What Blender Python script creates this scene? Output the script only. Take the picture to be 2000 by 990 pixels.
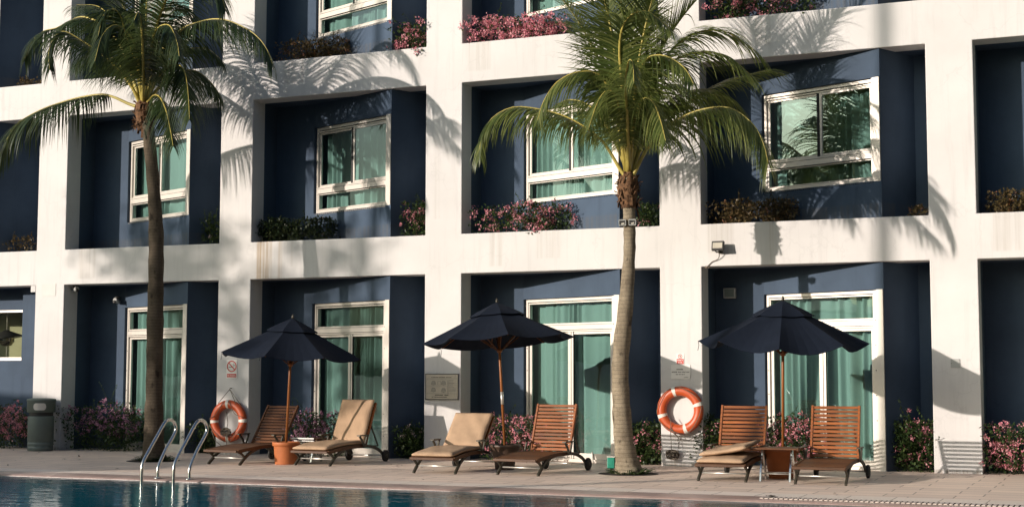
import bpy, bmesh, math, random
from mathutils import Vector, Matrix, Quaternion

R = math.radians
for o in list(bpy.data.objects):
    bpy.data.objects.remove(o)
SC = bpy.context.scene
COL = SC.collection

# ------------------------------------------------------------------ camera
cam_d = bpy.data.cameras.new('camera')
cam = bpy.data.objects.new('camera', cam_d)
COL.objects.link(cam)
cam.location = (17.9456, -21.4768, 1.3506)
YAW, PITCH, ROLL, FPX = -0.399, 0.0832, 0.0015, 2861.96
fw = Vector((math.sin(YAW) * math.cos(PITCH), math.cos(YAW) * math.cos(PITCH), math.sin(PITCH)))
rt = Vector((math.cos(YAW), -math.sin(YAW), 0))
up = rt.cross(fw)
rt2 = rt * math.cos(ROLL) + up * math.sin(ROLL)
up2 = up * math.cos(ROLL) - rt * math.sin(ROLL)
cam.rotation_euler = Matrix((rt2, up2, -fw)).transposed().to_euler()
cam_d.sensor_width = 36
cam_d.lens = FPX / 2000 * 36
cam_d.clip_end = 2000
cam_d.clip_start = 0.1
SC.camera = cam

# ------------------------------------------------------------------ light
SUN_TRAVEL = Vector((0.78, 1.0, -0.28)).normalized()
SUN_EL = math.asin(-SUN_TRAVEL.z)
SUN_AZ = math.atan2(-SUN_TRAVEL.x, -SUN_TRAVEL.y)      # clockwise from +Y
world = bpy.data.worlds.new('World')
SC.world = world
world.use_nodes = True
wn, wl = world.node_tree.nodes, world.node_tree.links
for n in list(wn):
    wn.remove(n)
wo = wn.new('ShaderNodeOutputWorld')
bg = wn.new('ShaderNodeBackground')
sky = wn.new('ShaderNodeTexSky')
sky.sky_type = 'NISHITA'
sky.sun_disc = False
sky.sun_elevation = SUN_EL
sky.sun_rotation = SUN_AZ
sky.altitude = 0
sky.air_density = 1.0
sky.dust_density = 10.0
sky.ozone_density = 1.0
bg.inputs[1].default_value = 0.115
tint = wn.new('ShaderNodeMix')
tint.data_type = 'RGBA'
tint.blend_type = 'MULTIPLY'
tint.inputs[0].default_value = 1.0
tint.inputs[7].default_value = (.74, .98, 1.32, 1)
wl.new(sky.outputs[0], tint.inputs[6])
wl.new(tint.outputs[2], bg.inputs[0])
wl.new(bg.outputs[0], wo.inputs[0])
sun_d = bpy.data.lights.new('sun', 'SUN')
sun_d.energy = 4.4
sun_d.angle = R(0.6)
sun_d.color = (1.0, 0.89, 0.80)
sun = bpy.data.objects.new('sun', sun_d)
COL.objects.link(sun)
sun.location = (-20, -30, 15)
sun.rotation_euler = SUN_TRAVEL.to_track_quat('-Z', 'Y').to_euler()
SC.view_settings.view_transform = 'Standard'
SC.view_settings.look = 'None'
SC.view_settings.gamma = 1
SC.view_settings.exposure = 0.12
SC.render.engine = 'CYCLES'
SC.cycles.max_bounces = 8
SC.cycles.diffuse_bounces = 2
SC.cycles.transparent_max_bounces = 16
SC.cycles.caustics_reflective = False
SC.cycles.caustics_refractive = False
SC.cycles.use_denoising = True

# ------------------------------------------------------------------ materials
def nodes_of(name):
    m = bpy.data.materials.new(name)
    m.use_nodes = True
    t = m.node_tree
    for n in list(t.nodes):
        t.nodes.remove(n)
    out = t.nodes.new('ShaderNodeOutputMaterial')
    return m, t, out

def nd(t, kind, **kw):
    n = t.nodes.new('ShaderNode' + kind)
    for k, v in kw.items():
        setattr(n, k, v)
    return n

def noise(t, scale, detail=4, rough=.55, vec=None):
    n = nd(t, 'TexNoise')
    n.inputs['Scale'].default_value = scale
    n.inputs['Detail'].default_value = detail
    n.inputs['Roughness'].default_value = rough
    if vec is not None:
        t.links.new(vec, n.inputs['Vector'])
    return n

def ramp(t, src, stops):
    r = nd(t, 'ValToRGB')
    els = r.color_ramp.elements
    while len(els) < len(stops):
        els.new(0.5)
    for e, (p, c) in zip(els, stops):
        e.position = p
        e.color = (*c, 1) if len(c) == 3 else c
    t.links.new(src, r.inputs[0])
    return r

def mixc(t, fac, a, b, mode='MIX'):
    m = nd(t, 'Mix', data_type='RGBA', blend_type=mode)
    for i, v in ((0, fac), (6, a), (7, b)):
        if hasattr(v, 'links'):
            t.links.new(v, m.inputs[i])
        else:
            m.inputs[i].default_value = v if i == 0 else (*v, 1)
    return m.outputs[2]

def bump(t, h, strength, dist=.01):
    b = nd(t, 'Bump')
    b.inputs['Strength'].default_value = strength
    b.inputs['Distance'].default_value = dist
    t.links.new(h, b.inputs['Height'])
    return b

def sc(c, k):
    return tuple(min(1, x * k) for x in c)

def mat(name, col, rough=.6, metal=0, var=.12, vscale=6, bmp=0, bscale=60, spec=.5, stretch=(1, 1, 1)):
    m, t, out = nodes_of(name)
    p = nd(t, 'BsdfPrincipled')
    tc = nd(t, 'TexCoord')
    mp = nd(t, 'Mapping')
    mp.inputs['Scale'].default_value = stretch
    t.links.new(tc.outputs['Object'], mp.inputs[0])
    n = noise(t, vscale, 5, .6, mp.outputs[0])
    r = ramp(t, n.outputs[0], [(.3, sc(col, 1 - var)), (.7, sc(col, 1 + var))])
    t.links.new(r.outputs[0], p.inputs['Base Color'])
    p.inputs['Roughness'].default_value = rough
    p.inputs['Metallic'].default_value = metal
    p.inputs['Specular IOR Level'].default_value = spec
    if bmp:
        n2 = noise(t, bscale, 4, .6, mp.outputs[0])
        b = bump(t, n2.outputs[0], bmp, .01)
        t.links.new(b.outputs[0], p.inputs['Normal'])
    t.links.new(p.outputs[0], out.inputs[0])
    return m

def leafmat(name, c1, c2, c3, trans=.35, rough=.45, tcol=None):
    """leaf: colour varies from leaf to leaf, some light passes through"""
    m, t, out = nodes_of(name)
    g = nd(t, 'NewGeometry')
    r = ramp(t, g.outputs['Random Per Island'], [(0, c1), (.55, c2), (1, c3)])
    p = nd(t, 'BsdfPrincipled')
    p.inputs['Roughness'].default_value = rough
    p.inputs['Specular IOR Level'].default_value = .4
    t.links.new(r.outputs[0], p.inputs['Base Color'])
    tr = nd(t, 'BsdfTranslucent')
    tc = mixc(t, .5, r.outputs[0], tcol or sc(c3, 1.3))
    t.links.new(tc, tr.inputs[0])
    mx = nd(t, 'MixShader')
    mx.inputs[0].default_value = trans
    t.links.new(p.outputs[0], mx.inputs[1])
    t.links.new(tr.outputs[0], mx.inputs[2])
    t.links.new(mx.outputs[0], out.inputs[0])
    return m

def wall_mat(name, col, stains, lo=.90, hi=1.03):
    m, t, out = nodes_of(name)
    p = nd(t, 'BsdfPrincipled')
    p.inputs['Roughness'].default_value = .75
    p.inputs['Specular IOR Level'].default_value = .25
    tc = nd(t, 'TexCoord')
    n1 = noise(t, .7, 5, .6, tc.outputs['Object'])
    c = ramp(t, n1.outputs[0], [(.3, sc(col, lo)), (.65, sc(col, hi))]).outputs[0]
    mp = nd(t, 'Mapping')
    mp.inputs['Scale'].default_value = (5, 1, .35)
    t.links.new(tc.outputs['Object'], mp.inputs[0])
    n2 = noise(t, 1.6, 6, .65, mp.outputs[0])
    f = ramp(t, n2.outputs[0], [(.52, (0, 0, 0)), (.8, (.5, .5, .5))])
    c = mixc(t, f.outputs[0], c, sc(col, .66))
    n3 = noise(t, 9, 6, .7, tc.outputs['Object'])
    f3 = ramp(t, n3.outputs[0], [(.6, (0, 0, 0)), (.75, (.22, .22, .22))])
    c = mixc(t, f3.outputs[0], c, sc(col, .62))
    nw = noise(t, 3.0, 3, .6, tc.outputs['Object'])       # hairline cracks
    wv = nd(t, 'VectorMath', operation='MULTIPLY_ADD')
    t.links.new(nw.outputs['Color'], wv.inputs[0])
    wv.inputs[1].default_value = (.5, .5, .5)
    t.links.new(tc.outputs['Object'], wv.inputs[2])
    vo = nd(t, 'TexVoronoi', feature='DISTANCE_TO_EDGE')
    vo.inputs['Scale'].default_value = .55
    t.links.new(wv.outputs[0], vo.inputs['Vector'])
    fv = ramp(t, vo.outputs['Distance'], [(.0, (.16, .16, .16)), (.006, (0, 0, 0))])
    c = mixc(t, fv.outputs[0], c, sc(col, .55))
    sx = nd(t, 'SeparateXYZ')
    t.links.new(tc.outputs['Object'], sx.inputs[0])
    def band(axis, a, b, e):
        mr = nd(t, 'MapRange', interpolation_type='SMOOTHSTEP')
        for i, v in ((1, a - e), (2, a + e), (3, 0), (4, 1)):
            mr.inputs[i].default_value = v
        t.links.new(sx.outputs[axis], mr.inputs[0])
        mr2 = nd(t, 'MapRange', interpolation_type='SMOOTHSTEP')
        for i, v in ((1, b - e), (2, b + e), (3, 1), (4, 0)):
            mr2.inputs[i].default_value = v
        t.links.new(sx.outputs[axis], mr2.inputs[0])
        mu = nd(t, 'Math', operation='MULTIPLY')
        t.links.new(mr.outputs[0], mu.inputs[0])
        t.links.new(mr2.outputs[0], mu.inputs[1])
        return mu.outputs[0]
    for (x0, x1, z0, z1, cc, k) in stains:
        mu = nd(t, 'Math', operation='MULTIPLY')
        t.links.new(band(0, x0, x1, .03), mu.inputs[0])
        t.links.new(band(2, z0, z1, .02), mu.inputs[1])
        mp2 = nd(t, 'Mapping')
        mp2.inputs['Scale'].default_value = (22, 1, .5)
        t.links.new(tc.outputs['Object'], mp2.inputs[0])
        n4 = noise(t, 1.0, 4, .6, mp2.outputs[0])
        f4 = ramp(t, n4.outputs[0], [(.35, (0, 0, 0)), (.62, (k, k, k))])
        mu2 = nd(t, 'Math', operation='MULTIPLY')
        t.links.new(mu.outputs[0], mu2.inputs[0])
        t.links.new(f4.outputs[0], mu2.inputs[1])
        c = mixc(t, mu2.outputs[0], c, cc)
    t.links.new(c, p.inputs['Base Color'])
    n5 = noise(t, 140, 3, .6, tc.outputs['Object'])
    n6 = noise(t, 2.5, 3, .5, tc.outputs['Object'])
    ad = nd(t, 'Math', operation='ADD')
    t.links.new(n5.outputs[0], ad.inputs[0])
    t.links.new(n6.outputs[0], ad.inputs[1])
    b = bump(t, ad.outputs[0], .16, .012)
    t.links.new(b.outputs[0], p.inputs['Normal'])
    t.links.new(p.outputs[0], out.inputs[0])
    return m

def paver_mat(name, c1, c2, mortar, scale, bw, rh, offset=.5, msize=.012, blotch=.25):
    m, t, out = nodes_of(name)
    p = nd(t, 'BsdfPrincipled')
    tc = nd(t, 'TexCoord')
    nz = noise(t, 1.4, 2, .5, tc.outputs['Object'])
    wob = nd(t, 'VectorMath', operation='MULTIPLY_ADD')
    t.links.new(nz.outputs['Color'], wob.inputs[0])
    wob.inputs[1].default_value = (.05, .05, 0)
    t.links.new(tc.outputs['Object'], wob.inputs[2])
    br = nd(t, 'TexBrick')
    br.offset = offset
    br.inputs['Color1'].default_value = (*c1, 1)
    br.inputs['Color2'].default_value = (*c2, 1)
    br.inputs['Mortar'].default_value = (*mortar, 1)
    br.inputs['Scale'].default_value = scale
    br.inputs['Mortar Size'].default_value = msize
    br.inputs['Mortar Smooth'].default_value = .2
    br.inputs['Brick Width'].default_value = bw
    br.inputs['Row Height'].default_value = rh
    t.links.new(wob.outputs[0], br.inputs[0])
    n1 = noise(t, 1.1, 6, .65, tc.outputs['Object'])
    f = ramp(t, n1.outputs[0], [(.35, (0, 0, 0)), (.7, (blotch, blotch, blotch))])
    c = mixc(t, f.outputs[0], br.outputs[0], sc(c1, .6))
    n2 = noise(t, 26, 6, .75, tc.outputs['Object'])
    f2 = ramp(t, n2.outputs[0], [(.5, (0, 0, 0)), (.75, (.28, .28, .28))])
    c = mixc(t, f2.outputs[0], c, sc(c1, .55))
    t.links.new(c, p.inputs['Base Color'])
    p.inputs['Roughness'].default_value = .62
    ad = nd(t, 'Math', operation='SUBTRACT')
    t.links.new(n2.outputs[0], ad.inputs[0])
    t.links.new(br.outputs['Fac'], ad.inputs[1])
    b = bump(t, ad.outputs[0], .5, .008)
    t.links.new(b.outputs[0], p.inputs['Normal'])
    t.links.new(p.outputs[0], out.inputs[0])
    return m

def glass_mat(name, tint, refl, ior):
    m, t, out = nodes_of(name)
    tr = nd(t, 'BsdfTransparent')
    tr.inputs[0].default_value = (*tint, 1)
    gl = nd(t, 'BsdfGlossy')
    gl.inputs[0].default_value = (*refl, 1)
    gl.inputs['Roughness'].default_value = .015
    tc = nd(t, 'TexCoord')
    n = noise(t, 1.3, 2, .4, tc.outputs['Object'])
    b = bump(t, n.outputs[0], .05, .05)
    t.links.new(b.outputs[0], gl.inputs['Normal'])
    fr = nd(t, 'Fresnel')
    fr.inputs[0].default_value = ior
    mx = nd(t, 'MixShader')
    t.links.new(fr.outputs[0], mx.inputs[0])
    t.links.new(tr.outputs[0], mx.inputs[1])
    t.links.new(gl.outputs[0], mx.inputs[2])
    t.links.new(mx.outputs[0], out.inputs[0])
    return m

def water_mat(name):
    m, t, out = nodes_of(name)
    tc = nd(t, 'TexCoord')
    mp = nd(t, 'Mapping')
    mp.inputs['Scale'].default_value = (1.0, 2.3, 1)
    mp.inputs['Rotation'].default_value = (0, 0, R(-20))
    t.links.new(tc.outputs['Object'], mp.inputs[0])
    n1 = noise(t, 2.2, 3, .55, mp.outputs[0])
    n2 = noise(t, 9, 3, .55, mp.outputs[0])
    ad = nd(t, 'Math', operation='MULTIPLY_ADD')
    t.links.new(n2.outputs[0], ad.inputs[0])
    ad.inputs[1].default_value = .22
    t.links.new(n1.outputs[0], ad.inputs[2])
    b = bump(t, ad.outputs[0], 1.0, .0075)
    gl = nd(t, 'BsdfGlossy')
    gl.inputs['Roughness'].default_value = .02
    gl.inputs[0].default_value = (.9, .97, 1, 1)
    t.links.new(b.outputs[0], gl.inputs['Normal'])
    tr = nd(t, 'BsdfTransparent')
    tr.inputs[0].default_value = (.34, .86, .92, 1)
    fr = nd(t, 'Fresnel')
    fr.inputs[0].default_value = 1.33
    t.links.new(b.outputs[0], fr.inputs['Normal'])
    df = nd(t, 'BsdfDiffuse')                          # suspended matter in the water
    df.inputs[0].default_value = (.008, .11, .155, 1)
    body = nd(t, 'MixShader')
    body.inputs[0].default_value = .5
    t.links.new(tr.outputs[0], body.inputs[1])
    t.links.new(df.outputs[0], body.inputs[2])
    mu = nd(t, 'Math', operation='MULTIPLY')
    mu.inputs[1].default_value = .85
    t.links.new(fr.outputs[0], mu.inputs[0])
    mx = nd(t, 'MixShader')
    t.links.new(mu.outputs[0], mx.inputs[0])
    t.links.new(body.outputs[0], mx.inputs[1])
    t.links.new(gl.outputs[0], mx.inputs[2])
    t.links.new(mx.outputs[0], out.inputs[0])
    return m

def wood_mat(name, c1, c2, rough=.42, axis=(14, 1.2, 14)):
    m, t, out = nodes_of(name)
    p = nd(t, 'BsdfPrincipled')
    tc = nd(t, 'TexCoord')
    mp = nd(t, 'Mapping')
    mp.inputs['Scale'].default_value = axis
    t.links.new(tc.outputs['Object'], mp.inputs[0])
    n = noise(t, 3, 5, .6, mp.outputs[0])
    r = ramp(t, n.outputs[0], [(.3, c1), (.7, c2)])
    g = nd(t, 'NewGeometry')
    v = ramp(t, g.outputs['Random Per Island'], [(0, (.62, .62, .62)), (1, (1.15, 1.1, 1.05))])
    c = mixc(t, 1.0, r.outputs[0], v.outputs[0], 'MULTIPLY')
    t.links.new(c, p.inputs['Base Color'])
    p.inputs['Roughness'].default_value = rough
    p.inputs['Specular IOR Level'].default_value = .3
    b = bump(t, n.outputs[0], .25, .004)
    t.links.new(b.outputs[0], p.inputs['Normal'])
    t.links.new(p.outputs[0], out.inputs[0])
    return m

def curtain_mat(name, col):
    m, t, out = nodes_of(name)
    d = nd(t, 'BsdfDiffuse')
    d.inputs[0].default_value = (*col, 1)
    tr = nd(t, 'BsdfTranslucent')
    tr.inputs[0].default_value = (*sc(col, .9), 1)
    mx = nd(t, 'MixShader')
    mx.inputs[0].default_value = .2
    t.links.new(d.outputs[0], mx.inputs[1])
    t.links.new(tr.outputs[0], mx.inputs[2])
    t.links.new(mx.outputs[0], out.inputs[0])
    return m

def trunk_mat(name, c1, c2, ring):
    m, t, out = nodes_of(name)
    p = nd(t, 'BsdfPrincipled')
    p.inputs['Roughness'].default_value = .85
    p.inputs['Specular IOR Level'].default_value = .2
    tc = nd(t, 'TexCoord')
    w = nd(t, 'TexWave', wave_type='BANDS', bands_direction='Z', wave_profile='SAW')
    w.inputs['Scale'].default_value = ring
    w.inputs['Distortion'].default_value = 2.2
    w.inputs['Detail'].default_value = 3
    w.inputs['Detail Scale'].default_value = 1.4
    t.links.new(tc.outputs['Object'], w.inputs[0])
    n = noise(t, 5, 6, .7, tc.outputs['Object'])
    n2 = noise(t, 60, 4, .7, tc.outputs['Object'])
    r = ramp(t, n.outputs[0], [(.32, c1), (.68, c2)])
    f = ramp(t, w.outputs[0], [(.0, (.55, .55, .55)), (.25, (0, 0, 0))])
    c = mixc(t, f.outputs[0], r.outputs[0], sc(c1, .45))
    f2 = ramp(t, n2.outputs[0], [(.5, (0, 0, 0)), (.7, (.5, .5, .5))])
    c = mixc(t, f2.outputs[0], c, sc(c1, .5))
    mp3 = nd(t, 'Mapping')
    mp3.inputs['Scale'].default_value = (1, 1, .55)
    t.links.new(tc.outputs['Object'], mp3.inputs[0])
    n3 = noise(t, 7.5, 3, .6, mp3.outputs[0])
    f3 = ramp(t, n3.outputs[0], [(.60, (0, 0, 0)), (.68, (.8, .8, .8))])
    c = mixc(t, f3.outputs[0], c, sc(c1, .32))
    t.links.new(c, p.inputs['Base Color'])
    ad = nd(t, 'Math', operation='ADD')
    t.links.new(w.outputs[0], ad.inputs[0])
    t.links.new(n2.outputs[0], ad.inputs[1])
    b = bump(t, ad.outputs[0], .7, .012)
    t.links.new(b.outputs[0], p.inputs['Normal'])
    t.links.new(p.outputs[0], out.inputs[0])
    return m

RUST = (.36, .25, .14)
DIRT = (.42, .38, .33)
MT = {
 'white': wall_mat('white_render', (.68, .655, .635), [
     (4.12, 4.42, 3.0, 3.66, RUST, .75), (4.55, 4.62, 3.0, 3.66, RUST, .55), (4.8, 4.83, 3.2, 3.66, DIRT, .5),
     (8.5, 8.72, 3.1, 3.66, DIRT, .4), (12.1, 12.5, 3.2, 3.66, DIRT, .45), (13.05, 13.1, 3.05, 3.66, RUST, .3), (16.2, 16.6, 3.1, 3.66, DIRT, .4),
     (8.1, 8.5, 6.3, 6.8, DIRT, .4), (4.6, 5.0, 6.35, 6.8, DIRT, .4), (12.6, 13.1, 6.3, 6.8, DIRT, .4), (.3, .7, 3.1, 3.66, DIRT, .4), (7.5, 7.6, 3.9, 5.2, DIRT, .25), (11.5, 11.62, 4.2, 6.0, DIRT, .2),
     (9.3, 9.7, 3.2, 3.66, DIRT, .3), (13.0, 13.2, 3.2, 3.66, DIRT, .15), (5.2, 6.2, 6.3, 6.8, DIRT, .2),
     (-.8, 17.5, -.1, .05, (.25, .2, .15), .8)]),
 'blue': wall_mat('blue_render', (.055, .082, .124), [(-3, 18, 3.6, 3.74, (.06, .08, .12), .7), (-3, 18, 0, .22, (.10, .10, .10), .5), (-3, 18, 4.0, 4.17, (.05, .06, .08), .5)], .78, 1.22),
 'frame': mat('champagne_aluminium', (.70, .64, .57), .38, .25, .06, 3, spec=.5),
 'gap': mat('black_gasket', (.012, .012, .012), .6, 0, .1),
 'glass': glass_mat('teal_glass', (.61, .82, .785), (.80, 1.0, 1.0), 2.7),
 'clear': glass_mat('clear_glass', (.86, .9, .84), (1, 1, 1), 1.5),
 'curtain': curtain_mat('mint_curtain', (.78, .83, .785)),
 'deck': paver_mat('sandstone_paving', (.94, .735, .59), (.80, .62, .50), (.36, .26, .20), 1.0, .78, .36, .37, .009, .24),
 'coping': paver_mat('pale_coping', (.92, .77, .66), (.82, .69, .58), (.42, .33, .26), 1.0, .5, 2.0, 0, .008, .12),
 'wet': mat('wet_pink_coping', (.36, .25, .215), .35, 0, .15, 5, .2, 50),
 'grate': mat('grate_plastic', (.62, .52, .45), .5, 0, .08),
 'dark': mat('dark_void', (.015, .013, .012), .9, 0, .1),
 'tile': paver_mat('pool_tile', (.09, .56, .64), (.075, .50, .58), (.20, .5, .54), 1.0, .25, .25, 0, .015, .1),
 'water': water_mat('pool_water_surface'),
 'added_lawn': mat('added_lawn_grass', (.035, .055, .018), .9, 0, .35, 20, .8, 80),
 'soil': mat('soil', (.035, .025, .016), .95, 0, .4, 30, .8, 60),
 'teak': wood_mat('teak', (.15, .040, .006), (.36, .105, .016), .42, (1.2, 14, 14)),
 'teak_shaded': wood_mat('shaded_teak_seat', (.065, .028, .012), (.135, .060, .025), .5, (1.2, 14, 14)),  # same teak, darkened: the shade on the seats is in the colour
 'teakv': wood_mat('teak_post', (.20, .07, .02), (.36, .14, .045), .4, (14, 14, 1.2)),
 'teak_dim': wood_mat('weathered_teak', (.07, .028, .012), (.15, .062, .025), .5, (1.2, 14, 14)),
 'bronze': mat('bronze_metal', (.060, .053, .038), .45, .35, .15, 12),
 'steel': mat('brushed_steel', (.62, .61, .58), .22, 1, .06, 20),
 'alu': mat('satin_aluminium', (.74, .72, .66), .35, .7, .05),
 'rubber': mat('black_rubber', (.018, .016, .014), .7, 0, .2),
 'tan': mat('tan_canvas', (.46, .31, .20), .9, 0, .10, 5, .35, 130, .15),
 'navy': mat('navy_canvas', (.0095, .0135, .0235), .9, 0, .15, 3, .25, 160, .12),
 'terra': mat('terracotta', (.41, .125, .038), .6, 0, .14, 6, .15, 50),
 'brownpot': mat('brown_plastic', (.075, .045, .03), .5, 0, .15, 6),
 'orange': mat('orange_buoy_plastic', (.50, .080, .018), .42, 0, .08, 7, .06, 30),
 'tape': mat('white_tape', (.74, .68, .6), .5, 0, .08),
 'rope': mat('dirty_rope', (.16, .13, .10), .9, 0, .25, 30, .3, 200),
 'panelw': mat('painted_panel', (.64, .62, .585), .7, 0, .05, 5),
 'binm': mat('grey_green_plastic', (.135, .165, .145), .5, 0, .08, 4),
 'plate': mat('grey_plate', (.40, .40, .38), .45, 0, .05),
 'signw': mat('white_sign', (.78, .74, .70), .4, 0, .03),
 'signb': mat('beige_board', (.55, .48, .37), .5, 0, .08, 9),
 'ink': mat('black_ink', (.03, .028, .026), .5, 0, .1),
 'greyink': mat('grey_ink', (.27, .25, .22), .6, 0, .1),
 'red': mat('red_ink', (.52, .045, .03), .45, 0, .06),
 'lampglass': mat('lamp_glass', (.72, .66, .55), .15, .3, .1),
 'green': mat('green_box_plastic', (.02, .24, .16), .4, 0, .08),
 'olive': mat('olive_interior', (.42, .40, .25), .8, 0, .06),
 'glasslamp': mat('mirror_lamp', (.30, .27, .20), .12, .9, .3, 9),
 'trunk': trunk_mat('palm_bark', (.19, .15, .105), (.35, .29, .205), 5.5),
 'trunk_shaded': trunk_mat('shaded_palm_bark', (.075, .056, .038), (.14, .11, .078), 6.5),  # bark darkened to carry the shade on the left palm
 'fibre': mat('palm_fibre', (.13, .065, .030), .95, 0, .7, 22, 1.0, 60),
 'rachis': mat('palm_rachis', (.40, .32, .07), .5, 0, .35, 3),
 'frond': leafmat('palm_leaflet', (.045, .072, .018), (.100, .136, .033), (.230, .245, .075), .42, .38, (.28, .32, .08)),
 'frond_shaded': leafmat('shaded_palm_leaflet', (.016, .034, .012), (.031, .053, .018), (.072, .092, .031), .30, .40, (.12, .16, .045)),  # leaflet colour lowered because the left palm stands in shade
 'leaf': leafmat('shrub_leaf', (.018, .04, .012), (.04, .072, .02), (.085, .12, .035), .25),
 'leaf_shaded': leafmat('shaded_shrub_leaf', (.008, .018, .006), (.018, .034, .010), (.05, .06, .02), .2),  # leaf colour lowered for the ledge bush in shade
 'leafbrown': leafmat('brown_shrub_leaf', (.05, .04, .015), (.10, .075, .03), (.20, .13, .06), .2),
 'pink': leafmat('pink_bract', (.68, .21, .28), (.82, .33, .39), (.90, .54, .55), .38, .6, (.9, .42, .45)),
 'purple': leafmat('mauve_bract', (.34, .13, .24), (.48, .22, .34), (.62, .38, .46), .3, .6, (.55, .25, .36)),
 'pale': leafmat('pale_bract', (.34, .27, .26), (.5, .4, .38), (.66, .54, .5), .3, .6, (.4, .3, .3)),
 'orangefl': leafmat('orange_bract', (.35, .13, .06), (.45, .2, .09), (.55, .28, .18), .3, .6, (.5, .25, .1)),
 'bark': mat('tree_bark', (.10, .075, .05), .9, 0, .3, 12, .6, 30),
 'roof': mat('shade_pavilion_roof', (.16, .11, .08), .8, 0, .2, 8),
}

# ------------------------------------------------------------------ mesh helper
class MB:
    def __init__(s):
        s.v, s.f, s.mi, s.sm = [], [], [], []
    def face(s, idx, mi=0, sm=False):
        s.f.append(tuple(idx)); s.mi.append(mi); s.sm.append(sm)
    def poly(s, pts, mi=0, sm=False):
        b = len(s.v)
        s.v += [tuple(p) for p in pts]
        s.face(range(b, b + len(pts)), mi, sm)
    def box(s, c, d, M=None, mi=0):
        b = len(s.v)
        for z in (-.5, .5):
            for x, y in ((-.5, -.5), (.5, -.5), (.5, .5), (-.5, .5)):
                p = Vector((x * d[0], y * d[1], z * d[2]))
                if M is not None:
                    p = M @ p
                s.v.append(tuple(p + Vector(c)))
        for q in ((3, 2, 1, 0), (4, 5, 6, 7), (0, 1, 5, 4), (1, 2, 6, 5), (2, 3, 7, 6), (3, 0, 4, 7)):
            s.face([b + i for i in q], mi)
    def span(s, lo, hi, mi=0):
        s.box([(a + b) / 2 for a, b in zip(lo, hi)], [b - a for a, b in zip(lo, hi)], None, mi)
    def strip(s, pts, w, h, side=Vector((1, 0, 0)), mi=0):
        """flat bar along a polyline; w across 'side', h across the other way"""
        rings = []
        n = len(pts)
        P = [Vector(p) for p in pts]
        for i in range(n):
            t = (P[min(i + 1, n - 1)] - P[max(i - 1, 0)]).normalized()
            a = (side - t * side.dot(t)).normalized()
            b = t.cross(a)
            k = len(s.v)
            for x, y in ((-.5, -.5), (.5, -.5), (.5, .5), (-.5, .5)):
                s.v.append(tuple(P[i] + a * x * w + b * y * h))
            rings.append(k)
        for a, b in zip(rings, rings[1:]):
            for j in range(4):
                s.face((a + j, a + (j + 1) % 4, b + (j + 1) % 4, b + j), mi)
        s.face([rings[0] + j for j in (3, 2, 1, 0)], mi)
        s.face([rings[-1] + j for j in range(4)], mi)
    def tube(s, pts, r, n=8, mi=0, cap=True, wob=None):
        P = [Vector(p) for p in pts]
        rr = r if isinstance(r, (list, tuple)) else [r] * len(P)
        up = Vector((0, 0, 1))
        rings = []
        prev = None
        for i, p in enumerate(P):
            t = (P[min(i + 1, len(P) - 1)] - P[max(i - 1, 0)]).normalized()
            if prev is None:
                a = t.cross(up if abs(t.z) < .9 else Vector((1, 0, 0))).normalized()
            else:
                a = (prev - t * prev.dot(t)).normalized()
            prev = a
            b = t.cross(a)
            k = len(s.v)
            for j in range(n):
                th = 2 * math.pi * j / n
                q = rr[i] * (1 + (wob(i, j) if wob else 0))
                s.v.append(tuple(p + a * math.cos(th) * q + b * math.sin(th) * q))
            rings.append(k)
        for a, b in zip(rings, rings[1:]):
            for j in range(n):
                s.face((a + j, a + (j + 1) % n, b + (j + 1) % n, b + j), mi, True)
        if cap:
            s.face([rings[0] + j for j in range(n - 1, -1, -1)], mi)
            s.face([rings[-1] + j for j in range(n)], mi)
    def lathe(s, prof, c=(0, 0, 0), n=28, mi=0, sm=True):
        rings = []
        for r, z in prof:
            k = len(s.v)
            for j in range(n):
                th = 2 * math.pi * j / n
                s.v.append((c[0] + r * math.cos(th), c[1] + r * math.sin(th), c[2] + z))
            rings.append(k)
        for a, b in zip(rings, rings[1:]):
            for j in range(n):
                s.face((a + j, a + (j + 1) % n, b + (j + 1) % n, b + j), mi, sm)
        s.face([rings[0] + j for j in range(n - 1, -1, -1)], mi)
        s.face([rings[-1] + j for j in range(n)], mi)
    def mesh(s, name, mats):
        me = bpy.data.meshes.new(name)
        me.from_pydata(s.v, [], s.f)
        for m in (mats if isinstance(mats, (list, tuple)) else [mats]):
            me.materials.append(MT[m])
        me.polygons.foreach_set('material_index', s.mi)
        me.polygons.foreach_set('use_smooth', s.sm)
        me.update()
        return me
    def build(s, name, mats, parent=None, loc=(0, 0, 0), rot=(0, 0, 0), bevel=0, seg=2):
        o = bpy.data.objects.new(name, s.mesh(name, mats))
        COL.objects.link(o)
        o.parent = parent
        o.location = loc
        o.rotation_euler = rot
        if bevel:
            bv = o.modifiers.new('bevel', 'BEVEL')
            bv.width = bevel
            bv.segments = seg
            bv.limit_method = 'ANGLE'
            bv.angle_limit = R(35)
        return o

def tag(o, label, cat, group=None, kind=None):
    if label: o['label'] = label
    if cat: o['category'] = cat
    if group: o['group'] = group
    if kind: o['kind'] = kind
    return o

def thing(name, label, cat, loc=(0, 0, 0), rz=0, group=None, rot=None):
    o = bpy.data.objects.new(name, None)
    o.empty_display_size = .2
    COL.objects.link(o)
    o.location = loc
    o.rotation_euler = rot if rot else (0, 0, rz)
    return tag(o, label, cat, group)

def structure(o):
    o['kind'] = 'structure'
    return o

def share(o, parent, loc=(0, 0, 0), rot=(0, 0, 0)):
    c = o.copy()
    COL.objects.link(c)
    c.parent = parent
    c.location = loc
    c.rotation_euler = rot
    return c

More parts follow.
